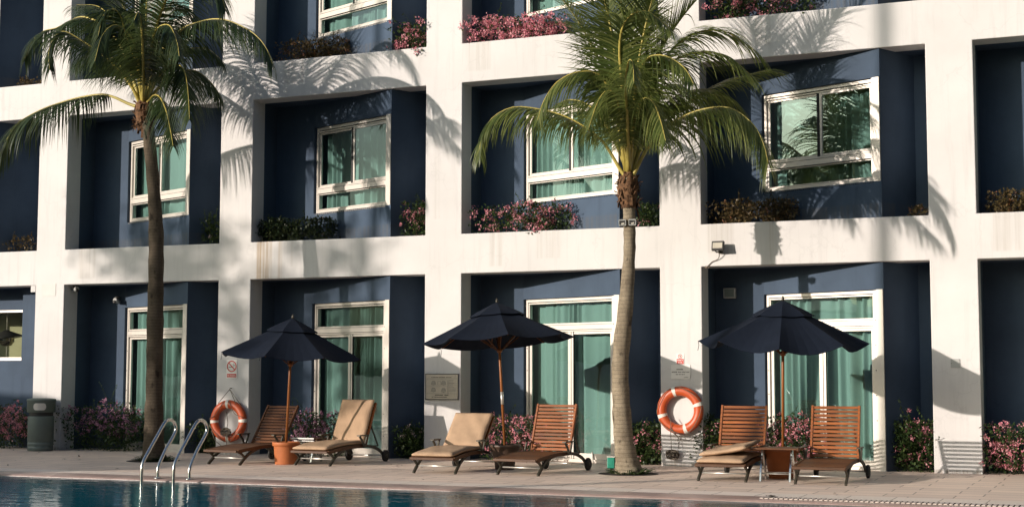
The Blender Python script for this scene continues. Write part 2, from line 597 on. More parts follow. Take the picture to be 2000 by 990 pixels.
# ------------------------------------------------------------------ ground, pool
ZD, ZC, ZB, ZA = 2.9985, 3.6414, 6.1228, 6.772        # heads and sills of the openings
FL = ZA - ZC                                           # storey height
ZTOP = ZB + FL
BAY, OPEN, REV = 4.0, 3.345, 0.374
PX0, PX1, PY0, PY1 = -14.0, 26.0, -17.5, -5.33

def ring_sheet(name, ix0, iy0, ix1, iy1, ox0, oy0, ox1, oy1, z, m):
    b = MB()
    xs, ys = (ox0, ix0, ix1, ox1), (oy0, iy0, iy1, oy1)
    for i in range(3):
        for j in range(3):
            if i == 1 and j == 1:
                continue
            b.poly([(xs[i], ys[j], z), (xs[i + 1], ys[j], z), (xs[i + 1], ys[j + 1], z), (xs[i], ys[j + 1], z)])
    return structure(b.build(name, m))

ring_sheet('pool_deck', PX0 - .6, PY0 - .6, PX1 + .6, -4.5, PX0 - 1.6, PY0 - 2.2, PX1 + 1.6, -4.5 + .001, 0, 'deck')
b = MB()
b.poly([(-6, -4.5 + .001, 0), (19.2, -4.5 + .001, 0), (19.2, 1.72, 0), (-6, 1.72, 0)])
structure(b.build('terrace', 'deck'))
ring_sheet('added_lawn', PX0 - .6, PY0 - .6, PX1 + .6, -4.5, -600, -600, 600, 600, -.02, 'added_lawn')  # unseen dark ground added to cut light bounced onto the facade
b = MB()                                               # pale coping course along the pool
b.poly([(PX0 - .6, -5.0, .004), (PX1 + .6, -5.0, .004), (PX1 + .6, -4.5, .004), (PX0 - .6, -4.5, .004)])
b.poly([(PX0 - .6, PY0 - .6, .004), (PX1 + .6, PY0 - .6, .004), (PX1 + .6, PY0, .004), (PX0 - .6, PY0, .004)])
structure(b.build('pool_coping', 'coping'))
b = MB()                                               # rounded wet edge that dips to the water
prof = [(-5.0, .0035), (-5.08, .003), (-5.2, -.004), (-5.29, -.012), (-5.33, -.03), (-5.335, -.12)]
XG = 14.1
for (y0, z0), (y1, z1) in zip(prof, prof[1:]):
    b.poly([(PX0 - .6, y0, z0), (PX0 - .6, y1, z1), (XG, y1, z1), (XG, y0, z0)], 0, True)
    if y0 <= -5.2:
        b.poly([(XG, y0, z0), (XG, y1, z1), (PX1 + .6, y1, z1), (PX1 + .6, y0, z0)], 0, True)
structure(b.build('pool_edge', 'wet'))
b = MB()
b.poly([(XG, -5.2, -.05), (PX1, -5.2, -.05), (PX1, -5.0, -.05), (XG, -5.0, -.05)], 1)
b.poly([(XG, -5.0, -.05), (PX1, -5.0, -.05), (PX1, -5.0, .004), (XG, -5.0, .004)], 1)
b.poly([(XG, -5.2, -.05), (PX1, -5.2, -.05), (PX1, -5.2, -.004), (XG, -5.2, -.004)], 1)
x = XG
while x < 20.5:
    b.box((x, -5.1, -.004), (.037, .2, .014), Matrix.Rotation(R(0), 3, 'Z'))
    x += .055
structure(b.build('overflow_channel', ['grate', 'dark']))
b = MB()                                               # basin
zf = -1.35
b.poly([(PX0, PY0, zf), (PX1, PY0, zf), (PX1, PY1, zf), (PX0, PY1, zf)])
b.poly([(PX0, PY1, zf), (PX1, PY1, zf), (PX1, PY1, -.05), (PX0, PY1, -.05)])
b.poly([(PX0, PY0, zf), (PX1, PY0, zf), (PX1, PY0, 0), (PX0, PY0, 0)])
b.poly([(PX0, PY0, zf), (PX0, PY1, zf), (PX0, PY1, 0), (PX0, PY0, 0)])
b.poly([(PX1, PY0, zf), (PX1, PY1, zf), (PX1, PY1, 0), (PX1, PY0, 0)])
structure(b.build('pool_basin', 'tile'))
b = MB()
b.poly([(PX0, PY0, -.035), (PX1, PY0, -.035), (PX1, PY1 - .004, -.035), (PX0, PY1 - .004, -.035)])
structure(b.build('pool_water', 'water'))

# ------------------------------------------------------------------ hotel
hotel = thing('hotel_building', 'white hotel facade with a grid of deep openings and navy angled bays', 'hotel', (0, 0, 0))
N0, N1 = -3, 6
xs = [-BAY * 3 - (BAY - OPEN)]
for n in range(N0, N1 + 1):
    xs += [n * BAY, n * BAY + OPEN]
xs.append((N1 + 1) * BAY)
xs = xs[:]                       # alternating pillar | opening
zs = [0, ZD, ZC, ZB, ZA, ZTOP, ZTOP + .75]
b = MB()
vi = {}
def V(x, y, z):
    k = (round(x, 4), round(y, 4), round(z, 4))
    if k not in vi:
        vi[k] = len(b.v)
        b.v.append(k)
    return vi[k]
def solid(i, j):
    if i < 0 or j < 0 or i >= len(xs) - 1 or j >= len(zs) - 1:
        return False
    return i % 2 == 0 or j in (1, 3, 5)
for i in range(len(xs) - 1):
    for j in range(len(zs) - 1):
        if not solid(i, j):
            continue
        x0, x1, z0, z1 = xs[i], xs[i + 1], zs[j], zs[j + 1]
        b.face((V(x0, 0, z0), V(x1, 0, z0), V(x1, 0, z1), V(x0, 0, z1)))
        if not solid(i + 1, j):
            b.face((V(x1, 0, z0), V(x1, REV, z0), V(x1, REV, z1), V(x1, 0, z1)))
        if not solid(i - 1, j):
            b.face((V(x0, REV, z0), V(x0, 0, z0), V(x0, 0, z1), V(x0, REV, z1)))
        if not solid(i, j + 1):
            b.face((V(x0, 0, z1), V(x1, 0, z1), V(x1, REV, z1), V(x0, REV, z1)))
        if not solid(i, j - 1) and j > 0:
            b.face((V(x0, REV, z0), V(x1, REV, z0), V(x1, 0, z0), V(x0, 0, z0)))
b.build('facade_grid', 'white', hotel, bevel=.012, seg=2)
b = MB()
b.span((xs[0], 1.7, 0), (xs[-1], 12, ZTOP + .7))
b.span((xs[0], REV + .003, ZTOP + .60), (xs[-1], 1.695, ZTOP + .7))
b.span((xs[0], REV + .003, 0), (xs[0] + .2, 1.695, ZTOP + .59))
b.span((xs[-1] - .2, REV + .003, 0), (xs[-1], 1.695, ZTOP + .59))
for n in range(N0, N1 + 2):
    b.span((n * BAY - .45, .9, 0), (n * BAY - .2, 1.695, ZTOP + .59))
for z in (ZD, ZB):
    for n in range(N0, N1 + 1):
        b.span((n * BAY - .19, .9, z + .2), (n * BAY + OPEN + .2, 1.695, z + .45))
b.build('rear_block', 'white', hotel)

K0, K1 = Vector((.77, .78)), Vector((2.69, .03))       # angled wall: from the back wall out to the corner
KR = Vector((3.08, .78))
TU = (K1 - K0).normalized()
LU = (K1 - K0).length
NU = Vector((-TU.y, TU.x))                             # into the building
SLANT = math.atan2(TU.y, TU.x)

def recess(ground, op=OPEN):
    """blue walls of one bay; z from the bay's own floor"""
    h = ZD if ground else ZB - ZC
    s0, s1 = (0.0, 2.60) if ground else (.54, 2.06)
    b = MB()
    def wall(p, q, z0=0, z1=h):
        b.poly([(p[0], p[1], z0), (q[0], q[1], z0), (q[0], q[1], z1), (p[0], p[1], z1)])
    wall((0, REV), (0, .78))
    wall((0, .78), K0)
    if s0 > 0:
        wall(K0, K1, 0, s0)
    wall(K0, K1, s1, h)
    J = K0 + NU * .12
    wall(K0, J, s0, s1)                                # jamb
    e = K1 + NU * .12
    for z in ([s1] if ground else [s0, s1]):           # head and sill of the opening
        b.poly([(K0.x, K0.y, z), (K1.x, K1.y, z), (e.x, e.y, z), (J.x, J.y, z)])
    wall(K1, KR)
    wall(KR, (op, .78))
    wall((op, .78), (op, REV))
    b.poly([(0, REV, h), (op, REV, h), (op, .85, h), (0, .85, h)])
    if not ground:
        b.poly([(0, REV, 0), (op, REV, 0), (op, .85, 0), (0, .85, 0)])
    return b

random.seed(5)
def pleats(u0, u1, z0, z1, amp, seed, gap=None):
    rnd = random.Random(seed)
    b = MB()
    n = 190
    ph, x, cols = 0, u0, []
    freq = 2 * math.pi / .17
    for i in range(n + 1):
        u = u0 + (u1 - u0) * i / n
        ph += (u1 - u0) / n * freq * (1 + .6 * math.sin(u * 4.1 + seed) + .45 * math.sin(u * 11 + 2 * seed))
        a = amp * (.8 + .6 * math.sin(u * 6.3 + seed * 1.7) + .3 * math.sin(u * 17 + seed))
        cols.append((u, a * math.sin(ph), a * .5 * math.sin(ph * .5 + 1)))
    m = 6
    for j in range(m + 1):
        k = j / m
        for u, y, d in cols:
            b.v.append((u + .012 * math.sin(k * 2 + u * 7), y * (.75 + .35 * (1 - k)) + d, z0 + (z1 - z0) * k))
    for j in range(m):
        for i in range(n):
            a = j * (n + 1) + i
            b.face((a, a + 1, a + n + 2, a + n + 1), 0, True)
    return b

def corner_post(b, z0, z1):
    """wide post that wraps round the outer corner and returns along the side wall"""
    def prism(P):
        lo = [(x, y, z0) for x, y in P]
        hi = [(x, y, z1) for x, y in P]
        b.poly(lo[::-1]); b.poly(hi)
        for i in range(len(P)):
            j = (i + 1) % len(P)
            b.poly([lo[i], lo[j], hi[j], hi[i]])
    prism([(1.94, -.004), (2.046, -.004), (2.046 + .031, .25), (1.94, .25)])
    prism([(2.05, .285), (2.083, .285), (2.085, .30), (2.05, .30)])

def window_frame():
    """sliding window over a fixed light, in the plane of the angled wall; z from the sill line"""
    b = MB()
    def bar(u0, u1, z0, z1, y0, y1, mi=0):
        b.span((u0, y0, z0), (u1, y1, z1), mi)
    Z0, Z1 = .54, 2.06
    bar(.012, .055, Z0, Z1, .05, .14)                  # left jamb
    bar(1.912, 1.937, Z0 - .004, Z1 + .001, .01, .14)
    corner_post(b, Z0 - .006, Z1 + .002)
    bar(.055, 1.915, Z1 - .055, Z1, .045, .14)         # head
    bar(.055, 1.915, Z1 - .09, Z1 - .062, .055, .14)
    bar(.055, 1.915, Z0, Z0 + .05, .03, .14)           # sill
    bar(.03, 1.93, Z0 - .03, Z0 - .002, .0, .11)
    bar(.055, 1.915, Z0 + .345, Z0 + .43, .04, .14)    # transom
    bar(.055, 1.915, Z0 + .432, Z0 + .462, .05, .14)
    bar(.07, 1.87, Z0 + .055, Z0 + .075, .065, .12)    # fixed light bead
    bar(.07, 1.87, Z0 + .322, Z0 + .342, .065, .12)
    bar(1.872, 1.905, Z0 + .052, Z0 + .343, .05, .13)
    bar(.058, .085, Z0 + .052, Z0 + .343, .055, .13)
    za, zb = Z0 + .465, Z1 - .093
    for (u0, u1, y) in ((.058, .99, .085), (1.0, 1.90, .06)):  # two sashes
        w = .042
        bar(u0, u0 + w, za, zb, y, y + .03)
        bar(u1 - w, u1, za, zb, y, y + .03)
        bar(u0 + w, u1 - w, za, za + .035, y + .001, y + .031)
        bar(u0 + w, u1 - w, zb - .035, zb, y + .001, y + .031)
    bar(.955, .998, za, zb, .055, .07, 1)
    bar(1.893, 1.912, za - .02, zb + .02, .05, .1, 1)
    for z in (Z1 - .061, Z0 + .431, Z0 + .344, Z0 + .051):
        bar(.056, 1.914, z - .003, z + .002, .035, .06, 1)
    return b

def window_glass():
    b = MB()
    for (u0, u1, z0, z1, y) in ((.10, .95, 1.035, 1.935, .10), (1.04, 1.86, 1.035, 1.935, .075), (.085, 1.872, .61, .865, .095)):
        b.span((u0, y, z0), (u1, y + .006, z1))
    b2 = MB()
    for (u0, u1, z0, z1, y) in ((.10, .95, 1.035, 1.935, .10), (1.04, 1.86, 1.035, 1.935, .075), (.085, 1.872, .61, .865, .095)):
        b2.poly([(u0, y, z0), (u1, y, z0), (u1, y, z1), (u0, y, z1)])
    return b2

def door_frame():
    b = MB()
    def bar(u0, u1, z0, z1, y0, y1, mi=0):
        b.span((u0, y0, z0), (u1, y1, z1), mi)
    bar(.012, .055, 0, 2.6, .05, .15)
    corner_post(b, 0, 2.602)
    bar(1.87, 1.935, 0, 2.598, .03, .14)               # right jamb with screws
    bar(.055, 1.87, 2.548, 2.6, .045, .14)
    bar(.055, 1.87, 2.515, 2.54, .06, .14)
    bar(.055, 1.87, 2.165, 2.195, .06, .14)
    bar(.055, 1.87, 2.085, 2.16, .03, .14)
    bar(.055, 1.87, 2.055, 2.078, .045, .14)
    bar(.0, 1.94, .0, .05, .02, .15)                   # threshold
    bar(.058, .08, 2.197, 2.513, .06, .13)
    bar(1.845, 1.868, 2.197, 2.513, .06, .13)
    za, zb = .052, 2.05
    for (u0, u1, y) in ((.058, .99, .085), (.998, 1.866, .055)):
        w = .05
        bar(u0, u0 + w, za, zb, y, y + .03)
        bar(u1 - w, u1, za, zb, y, y + .03)
        bar(u0 + w, u1 - w, za, za + .09, y + .001, y + .031)
        bar(u0 + w, u1 - w, zb - .04, zb, y + .001, y + .031)
    bar(.935, .996, za, zb, .05, .062)
    bar(1.049, 1.056, za, zb, .045, .08, 1)
    bar(1.0, 1.003, za, zb, .05, .06, 1)
    for z in (2.544, 2.163, 2.0815):
        bar(.056, 1.868, z - .003, z + .003, .04, .08, 1)
    bar(1.936, 1.9395, 0, 2.59, .02, .06, 1)
    for k in range(6):
        for u in (1.90, .035):
            bar(u - .008, u + .008, .35 + k * .36, .366 + k * .36, .026 if u > 1 else .046, .03 if u > 1 else .05, 1)
    return b

def door_glass():
    b = MB()
    for (u0, u1, z0, z1, y) in ((.108, .94, .142, 2.01, .10), (1.048, 1.816, .142, 2.01, .07), (.08, 1.845, 2.195, 2.515, .1)):
        b.poly([(u0, y, z0), (u1, y, z0), (u1, y, z1), (u0, y, z1)])
    return b

protos = {}
for ground in (True, False):
    fz = 0 if ground else ZC
    first, walls = None, {}
    for fl in ((0,) if ground else (1, 2)):
        for n in range(-1, 5):
            if ground and n == -1:
                continue
            z = 0 if ground else ZC + (fl - 1) * FL
            dx = -.40 if n == -1 else 0                     # the end bay is a little wider
            rootloc = (n * BAY + K0.x + dx, K0.y, z)
            rot = (0, 0, SLANT)
            if dx not in walls:
                walls[dx] = recess(ground, OPEN - dx).build('recess_wall', 'blue', hotel, (n * BAY + dx, 0, z))
            else:
                share(walls[dx], hotel, (n * BAY + dx, 0, z))
            if first is None:
                fr = (door_frame() if ground else window_frame()).build('glass_door' if ground else 'window', ['frame', 'gap'], hotel, rootloc, rot, bevel=.003, seg=1)
                gl = (door_glass() if ground else window_glass()).build('glass_pane', 'glass', fr)
                cus = []
                for s in range(4):
                    pb = pleats(.085, 1.93, .06, 2.56, .044, s * 1.9 + 1) if ground else pleats(.08, 1.93, .56, 2.04, .038, s * 2.3 + .4)
                    cus.append(pb.mesh('curtain', 'curtain'))
                first = (None, fr, gl, cus)
            else:
                fr = share(first[1], hotel, rootloc, rot)
                share(first[2], fr)
            cu = bpy.data.objects.new('curtain', first[3][(n + 2 * fl) % 4])
            COL.objects.link(cu)
            cu.parent = fr
            cu.location = (0, .22, 0)
# the service bay at the left end: a flat blue wall with a wide fixed window
b = MB()
X0, X1, Y0 = -4.0, -.655, .78
wz0, wz1, wx1 = 1.63, 2.60, -1.49
b.poly([(X0, Y0, 0), (X1, Y0, 0), (X1, Y0, wz0), (X0, Y0, wz0)])
b.poly([(X0, Y0, wz1), (X1, Y0, wz1), (X1, Y0, ZD), (X0, Y0, ZD)])
b.poly([(wx1, Y0, wz0), (X1, Y0, wz0), (X1, Y0, wz1), (wx1, Y0, wz1)])
b.poly([(X0, Y0, wz0), (-3.8, Y0, wz0), (-3.8, Y0, wz1), (X0, Y0, wz1)])
b.poly([(X0, REV, 0), (X0, Y0, 0), (X0, Y0, ZD), (X0, REV, ZD)])
b.poly([(X0, REV, ZD), (X1, REV, ZD), (X1, .85, ZD), (X0, .85, ZD)])
b.poly([(X0, Y0 + .003, wz0), (wx1, Y0 + .003, wz0), (wx1, .95, wz0), (X0, .95, wz0)])
b.poly([(X0, Y0 + .003, wz1), (wx1, Y0 + .003, wz1), (wx1, .95, wz1), (X0, .95, wz1)])
b.poly([(wx1, Y0 + .003, wz0), (wx1, .95, wz0), (wx1, .95, wz1), (wx1, Y0 + .003, wz1)])
b.span((-1.38, .5, .0), (-1.0, .777, ZD - .003))
b.build('recess_wall', 'blue', hotel)
b = MB()
b.span((-3.8, .80, wz0), (wx1, .86, wz0 + .06))
b.span((-3.8, .80, wz1 - .045), (wx1, .86, wz1 - .002))
b.span((wx1 - .03, .81, wz0 + .06), (wx1 - .002, .86, wz1 - .045))
wf = b.build('window', 'frame', hotel)
b = MB()
b.poly([(-3.8, .83, wz0 + .06), (wx1 - .03, .83, wz0 + .06), (wx1 - .03, .83, wz1 - .045), (-3.8, .83, wz1 - .045)])
b.build('glass_pane', 'clear', wf)
b = MB()                                               # room behind that window
b.poly([(-4.4, 1.66, .9), (-.5, 1.66, .9), (-.5, 1.66, 3.1), (-4.4, 1.66, 3.1)])
b.poly([(-4.4, .9, 2.95), (-.5, .9, 2.95), (-.5, 1.66, 2.95), (-4.4, 1.66, 2.95)])
b.span((-4.4, 1.25, 1.0), (-.6, 1.6, 1.66))
b.build('bar_interior', 'olive', hotel)
b = MB()
b.span((-.76, -.004, ZD - .12), (-.655, .1, ZD - .004))
b.build('lintel_block', 'white', hotel)

# window-wall lamp hanging in that room
t = thing('pendant_lamp', 'dark round pendant lamp with a flat cap hanging behind the left end window', 'lamp', (-2.3, 1.12, 2.06))
b = MB(); b.tube([(0, 0, .16), (0, 0, .88)], .008, 6); b.build('cord', 'tape', t)
b = MB(); b.lathe([(.03, -.15), (.1, -.13), (.145, -.06), (.15, .0), (.14, .06), (.1, .11), (.03, .13)], n=24); b.build('lamp_globe', 'glasslamp', t)
b = MB(); b.lathe([(.31, .0), (.30, .03), (.16, .10), (.05, .16), (.02, .17)], n=24); b.build('lamp_cap', 'ink', t, rot=(R(4), R(-8), 0))
b = MB(); b.tube([(0, 0, -.15), (.01, 0, -.4)], .006, 6); b.build('pull_cord', 'tape', t)

# ------------------------------------------------------------------ palms
def spline(P, n):
    """Catmull-Rom through P, n samples evenly along the parameter"""
    P = [Vector(p) for p in P]
    Q = [P[0] * 2 - P[1]] + P + [P[-1] * 2 - P[-2]]
    seg = len(P) - 1
    out = []
    for i in range(n + 1):
        t = i / n * seg
        k = min(int(t), seg - 1)
        t -= k
        a, b_, c, d = Q[k:k + 4]
        out.append(.5 * (2 * b_ + (c - a) * t + (2 * a - 5 * b_ + 4 * c - d) * t * t + (3 * b_ - a - 3 * c + d) * t ** 3))
    return out

def frond_mesh(pts, ll, hang, start, seed, dens=44.0, keep=None):
    """leaflets (slot 0) on a midrib (slot 1) that follows pts"""
    rnd = random.Random(seed)
    S = spline(pts, 90)
    b = MB()
    L = [0]
    for p, q in zip(S, S[1:]):
        L.append(L[-1] + (q - p).length)
    tot = L[-1]
    b.tube(S[::3], [.036 * (1 - .95 * (i / 30) ** .5) + .0025 for i in range(31)], 6, 1)
    n = int(tot * dens * (1 - start))
    up = Vector((0, 0, 1))
    gust = Vector((rnd.uniform(-.1, .16), rnd.uniform(-.05, .12), 0))
    for k in range(n):
        s = start + (1 - start) * (k + .5) / n
        d = s * tot
        i = min(next(j for j in range(1, 91) if L[j] >= d or j == 90), 90)
        f = (d - L[i - 1]) / max(1e-6, L[i] - L[i - 1])
        p = S[i - 1].lerp(S[i], f)
        T = (S[min(i + 2, 90)] - S[max(i - 3, 0)]).normalized()
        side = T.cross(up)
        if side.length < .25:
            side = T.cross(Vector((.35, -.9, .1)))
        side.normalize()
        N = side.cross(T).normalized()
        rel = (s - start) / (1 - start)
        prof = min(1, .35 + rel * 3.2) * (1 - .55 * max(0, rel - .5) / .5)
        for sg in (-1, 1):
            if rnd.random() < .06:
                continue
            ln = ll * 1.22 * prof * rnd.uniform(.80, 1.12)
            sweep = .38 + .70 * rel + rnd.uniform(-.10, .10)
            D = (side * sg * math.cos(sweep) + T * math.sin(sweep) + N * (.30 - .34 * hang)).normalized()
            pp = p.copy()
            w0 = .024 * rnd.uniform(.85, 1.15) * (1 - .35 * rel)
            base = len(b.v)
            segs = 5
            dr = hang * rnd.uniform(.8, 1.25)
            if rnd.random() < .06:
                dr += .6
            for q in range(segs + 1):
                t = q / segs
                wdir = T - D * T.dot(D)
                if wdir.length < .05:
                    wdir = N - D * N.dot(D)
                wdir.normalize()
                w = w0 * (1 if t < .25 else (1 - (t - .25) / .75) ** .8) + .0012
                b.v.append(tuple(pp - wdir * w * .5))
                b.v.append(tuple(pp + wdir * w * .5))
                D = (D + (Vector((0, 0, -1)) * (.62 * dr) + gust * .35) * (.32 + .6 * t)).normalized() if q else (D + Vector((0, 0, -1)) * .34 * dr).normalized()
                pp = pp + D * (ln / segs)
            for q in range(segs):
                a = base + q * 2
                b.face((a, a + 1, a + 3, a + 2), 0, True)
    return b

def palm(name, label, root, trunk_pts, trunk_r, fronds, lm, tm, seed, group='coconut palms by the pool', dens=44.0):
    t = thing(name, label, 'palm tree', root, 0, group)
    ro = Vector(root)
    rnd = random.Random(seed)
    C = spline([Vector(p) - ro for p in trunk_pts], 46)
    m = len(trunk_r) - 1
    rad = []
    for i in range(47):
        x = i / 46 * m
        k = min(int(x), m - 1)
        rad.append(trunk_r[k] + (trunk_r[k + 1] - trunk_r[k]) * (x - k))
    b = MB()
    rr = [r * (1 + .035 * ((i * 7) % 3 - 1)) for i, r in enumerate(rad)]
    b.tube(C, rr, 20, 0, True, lambda i, j: .03 * math.sin(j * 1.9 + i * .7) + .02 * math.sin(j * 3.1 - i * 1.3))
    b.build('trunk', tm, t)
    top = C[-1]
    b = MB()                                           # fringe of surface roots and shoots round the foot
    for k in range(150):
        th = rnd.uniform(0, 6.28)
        q = trunk_r[0] * rnd.uniform(.75, 1.15)
        p0 = Vector((C[0].x + q * math.cos(th), C[0].y + q * math.sin(th), 0))
        o_ = Vector((math.cos(th) * rnd.uniform(.2, 1.3), math.sin(th) * rnd.uniform(.2, 1.3), rnd.uniform(.5, 1.2))).normalized() * rnd.uniform(.04, .13)
        b.strip([p0, p0 + o_ * .6, p0 + o_ * 1.0 + Vector((o_.x * .5, o_.y * .5, -.02))], rnd.uniform(.006, .018), .004, Vector((-math.sin(th), math.cos(th), .2)))
    b.build('root_fringe', 'leaf', t)
    b = MB()                                           # ragged fibre and old leaf bases under the crown
    b.tube([top + Vector((0, 0, -.42)), top + Vector((0, 0, -.3)), top + Vector((0, 0, -.12)), top + Vector((0, 0, .02)), top + Vector((0, 0, .10))],
           [rad[-1] * .9, rad[-1] * 1.1, rad[-1] * 1.25, rad[-1] * 1.1, rad[-1] * .5], 14, 0, True,
           lambda i, j: rnd.uniform(-.25, .3))
    for k in range(80):
        th = rnd.uniform(0, 6.28)
        z = rnd.uniform(-.42, .04)
        r0 = rad[-1] * 1.15
        p0 = top + Vector((r0 * math.cos(th), r0 * math.sin(th), z))
        o_ = Vector((math.cos(th) * .4, math.sin(th) * .4, rnd.choice([-1, 1, .5]))).normalized()
        ln = rnd.uniform(.05, .14)
        b.strip([p0, p0 + o_ * ln * .5, p0 + o_ * ln + Vector((0, 0, -ln * rnd.uniform(0, .7)))], rnd.uniform(.015, .05), .006, Vector((-math.sin(th), math.cos(th), .3)))
    b.build('crown_fibre', 'fibre', t)
    for i, (pts, ll, hang, start) in enumerate(fronds):
        fm = frond_mesh([Vector(p) - ro for p in pts], ll, hang, start, seed * 100 + i, dens)
        fm.build('frond', [lm, 'rachis'], t)
    return t

FRONDS_RIGHT = [
 ([(11.453,-1.95,4.151),(11.376,-1.968,4.254),(11.184,-2.022,4.598),(11.025,-2.054,4.766),(10.783,-2.094,4.939),(10.537,-2.13,5.064),(10.205,-2.176,5.165),(9.835,-2.226,5.204),(9.525,-2.272,5.053),(9.384,-2.318,4.748),(9.375,-2.35,4.505)],0.60,1.00,0.22),
 ([(11.544,-1.95,4.124),(11.597,-1.972,4.206),(11.79,-2.053,4.496),(12.03,-2.128,4.722),(12.263,-2.189,4.854),(12.521,-2.25,4.941),(12.744,-2.3,4.973),(12.948,-2.345,4.972),(13.128,-2.386,4.918),(13.298,-2.431,4.795),(13.462,-2.485,4.61),(13.576,-2.547,4.361),(13.633,-2.6,4.139)],0.78,1.00,0.20),
 ([(11.528,-1.95,4.147),(11.606,-1.762,4.57),(11.852,-1.541,4.987),(12.327,-1.256,5.366),(12.624,-1.088,5.561),(12.845,-0.977,5.632),(13.148,-0.825,5.735),(13.302,-0.75,5.737)],0.60,0.45,0.20),
 ([(11.491,-1.95,4.149),(11.545,-2.216,4.797),(11.58,-2.511,5.498),(11.597,-2.623,5.76),(11.647,-2.724,5.991),(11.731,-2.797,6.145),(11.861,-2.859,6.232),(11.976,-2.9,6.246),(12.122,-2.951,6.214),(12.302,-3.027,6.068),(12.464,-3.1,5.919)],0.62,0.55,0.25),
 ([(11.498,-1.95,4.149),(11.472,-1.992,5.202),(11.438,-2.033,6.227),(11.431,-2.068,7.107),(11.461,-2.1,7.913)],0.75,0.00,0.20),
 ([(11.476,-1.95,4.186),(11.263,-1.87,5.239),(11.081,-1.832,5.743),(10.917,-1.806,6.061),(10.743,-1.781,6.383),(10.528,-1.755,6.706),(10.268,-1.728,7.013),(9.932,-1.7,7.287)],0.62,0.35,0.25),
 ([(11.461,-1.95,4.223),(11.42,-2.224,4.948),(11.331,-2.399,5.395),(11.18,-2.483,5.55),(10.968,-2.565,5.565),(10.784,-2.643,5.485),(10.656,-2.709,5.367),(10.541,-2.806,5.128),(10.495,-2.9,4.864)],0.60,0.90,0.25),
 ([(11.514,-1.95,4.22),(11.653,-1.778,5.079),(11.846,-1.653,5.679),(12.123,-1.554,6.084),(12.443,-1.48,6.242),(12.762,-1.414,6.227),(13.039,-1.347,6.047),(13.21,-1.3,5.895)],0.70,0.55,0.20),
 ([(11.506,-1.95,4.221),(11.701,-2.371,4.977),(11.862,-2.629,5.418),(12.022,-2.762,5.611),(12.216,-2.853,5.64),(12.439,-2.954,5.552),(12.655,-3.074,5.373),(12.807,-3.2,5.133)],0.65,0.95,0.20),
 ([(11.514,-1.95,4.22),(11.596,-1.838,5.073),(11.87,-1.726,5.885),(12.225,-1.635,6.465),(12.691,-1.543,6.959),(12.979,-1.5,7.088)],0.70,0.20,0.20),
 ([(11.499,-1.95,4.221),(11.627,-2.617,4.834),(11.636,-2.963,5.127),(11.547,-3.086,5.146),(11.494,-3.286,4.941),(11.498,-3.6,4.582)],0.60,1.00,0.20),
 ([(11.506,-1.95,4.221),(11.829,-2.674,4.812),(12.038,-2.981,5.025),(12.227,-3.129,4.951),(12.414,-3.403,4.654),(12.571,-3.7,4.332)],0.60,1.00,0.20),
 ([(11.476,-1.95,4.222),(11.1,-1.514,4.823),(10.647,-1.125,5.335),(10.229,-0.881,5.524),(9.909,-0.7,5.499)],0.55,0.80,0.25),
 ([(11.514,-1.95,4.22),(11.642,-2.09,5.392),(11.9,-2.219,6.434),(12.25,-2.327,7.24),(12.639,-2.4,7.678)],0.70,0.15,0.20),
 ([(11.514,-1.95,4.184),(11.466,-1.44,4.924),(11.576,-1.039,5.475),(11.848,-0.764,5.658),(12.085,-0.5,5.495)],0.60,0.90,0.20),
 ([(11.506,-1.95,4.199),(11.786,-2.874,4.817),(11.966,-3.474,5.181),(12.123,-3.819,5.37),(12.205,-3.9,5.314),(12.315,-4.2,5.018)],0.55,1.00,0.20),
 ([(11.506,-1.95,4.199),(11.408,-2.07,5.413),(11.259,-2.177,6.506),(11.021,-2.259,7.324),(10.805,-2.3,7.71)],0.70,0.15,0.20),
 ([(11.514,-1.95,4.22),(11.683,-1.871,5.135),(11.935,-1.822,5.639),(12.374,-1.779,5.868),(12.842,-1.739,5.815),(13.192,-1.7,5.526)],0.68,0.60,0.20),
 ([(11.514,-1.95,4.213),(11.711,-1.653,4.948),(12.047,-1.446,5.331),(12.418,-1.282,5.444),(12.753,-1.132,5.335),(12.942,-1.0,5.084)],0.62,0.75,0.20),
 ([(11.521,-1.95,4.184),(11.702,-1.774,4.709),(11.946,-1.621,5.122),(12.255,-1.515,5.193),(12.521,-1.4,4.972)],0.60,0.90,0.25)]
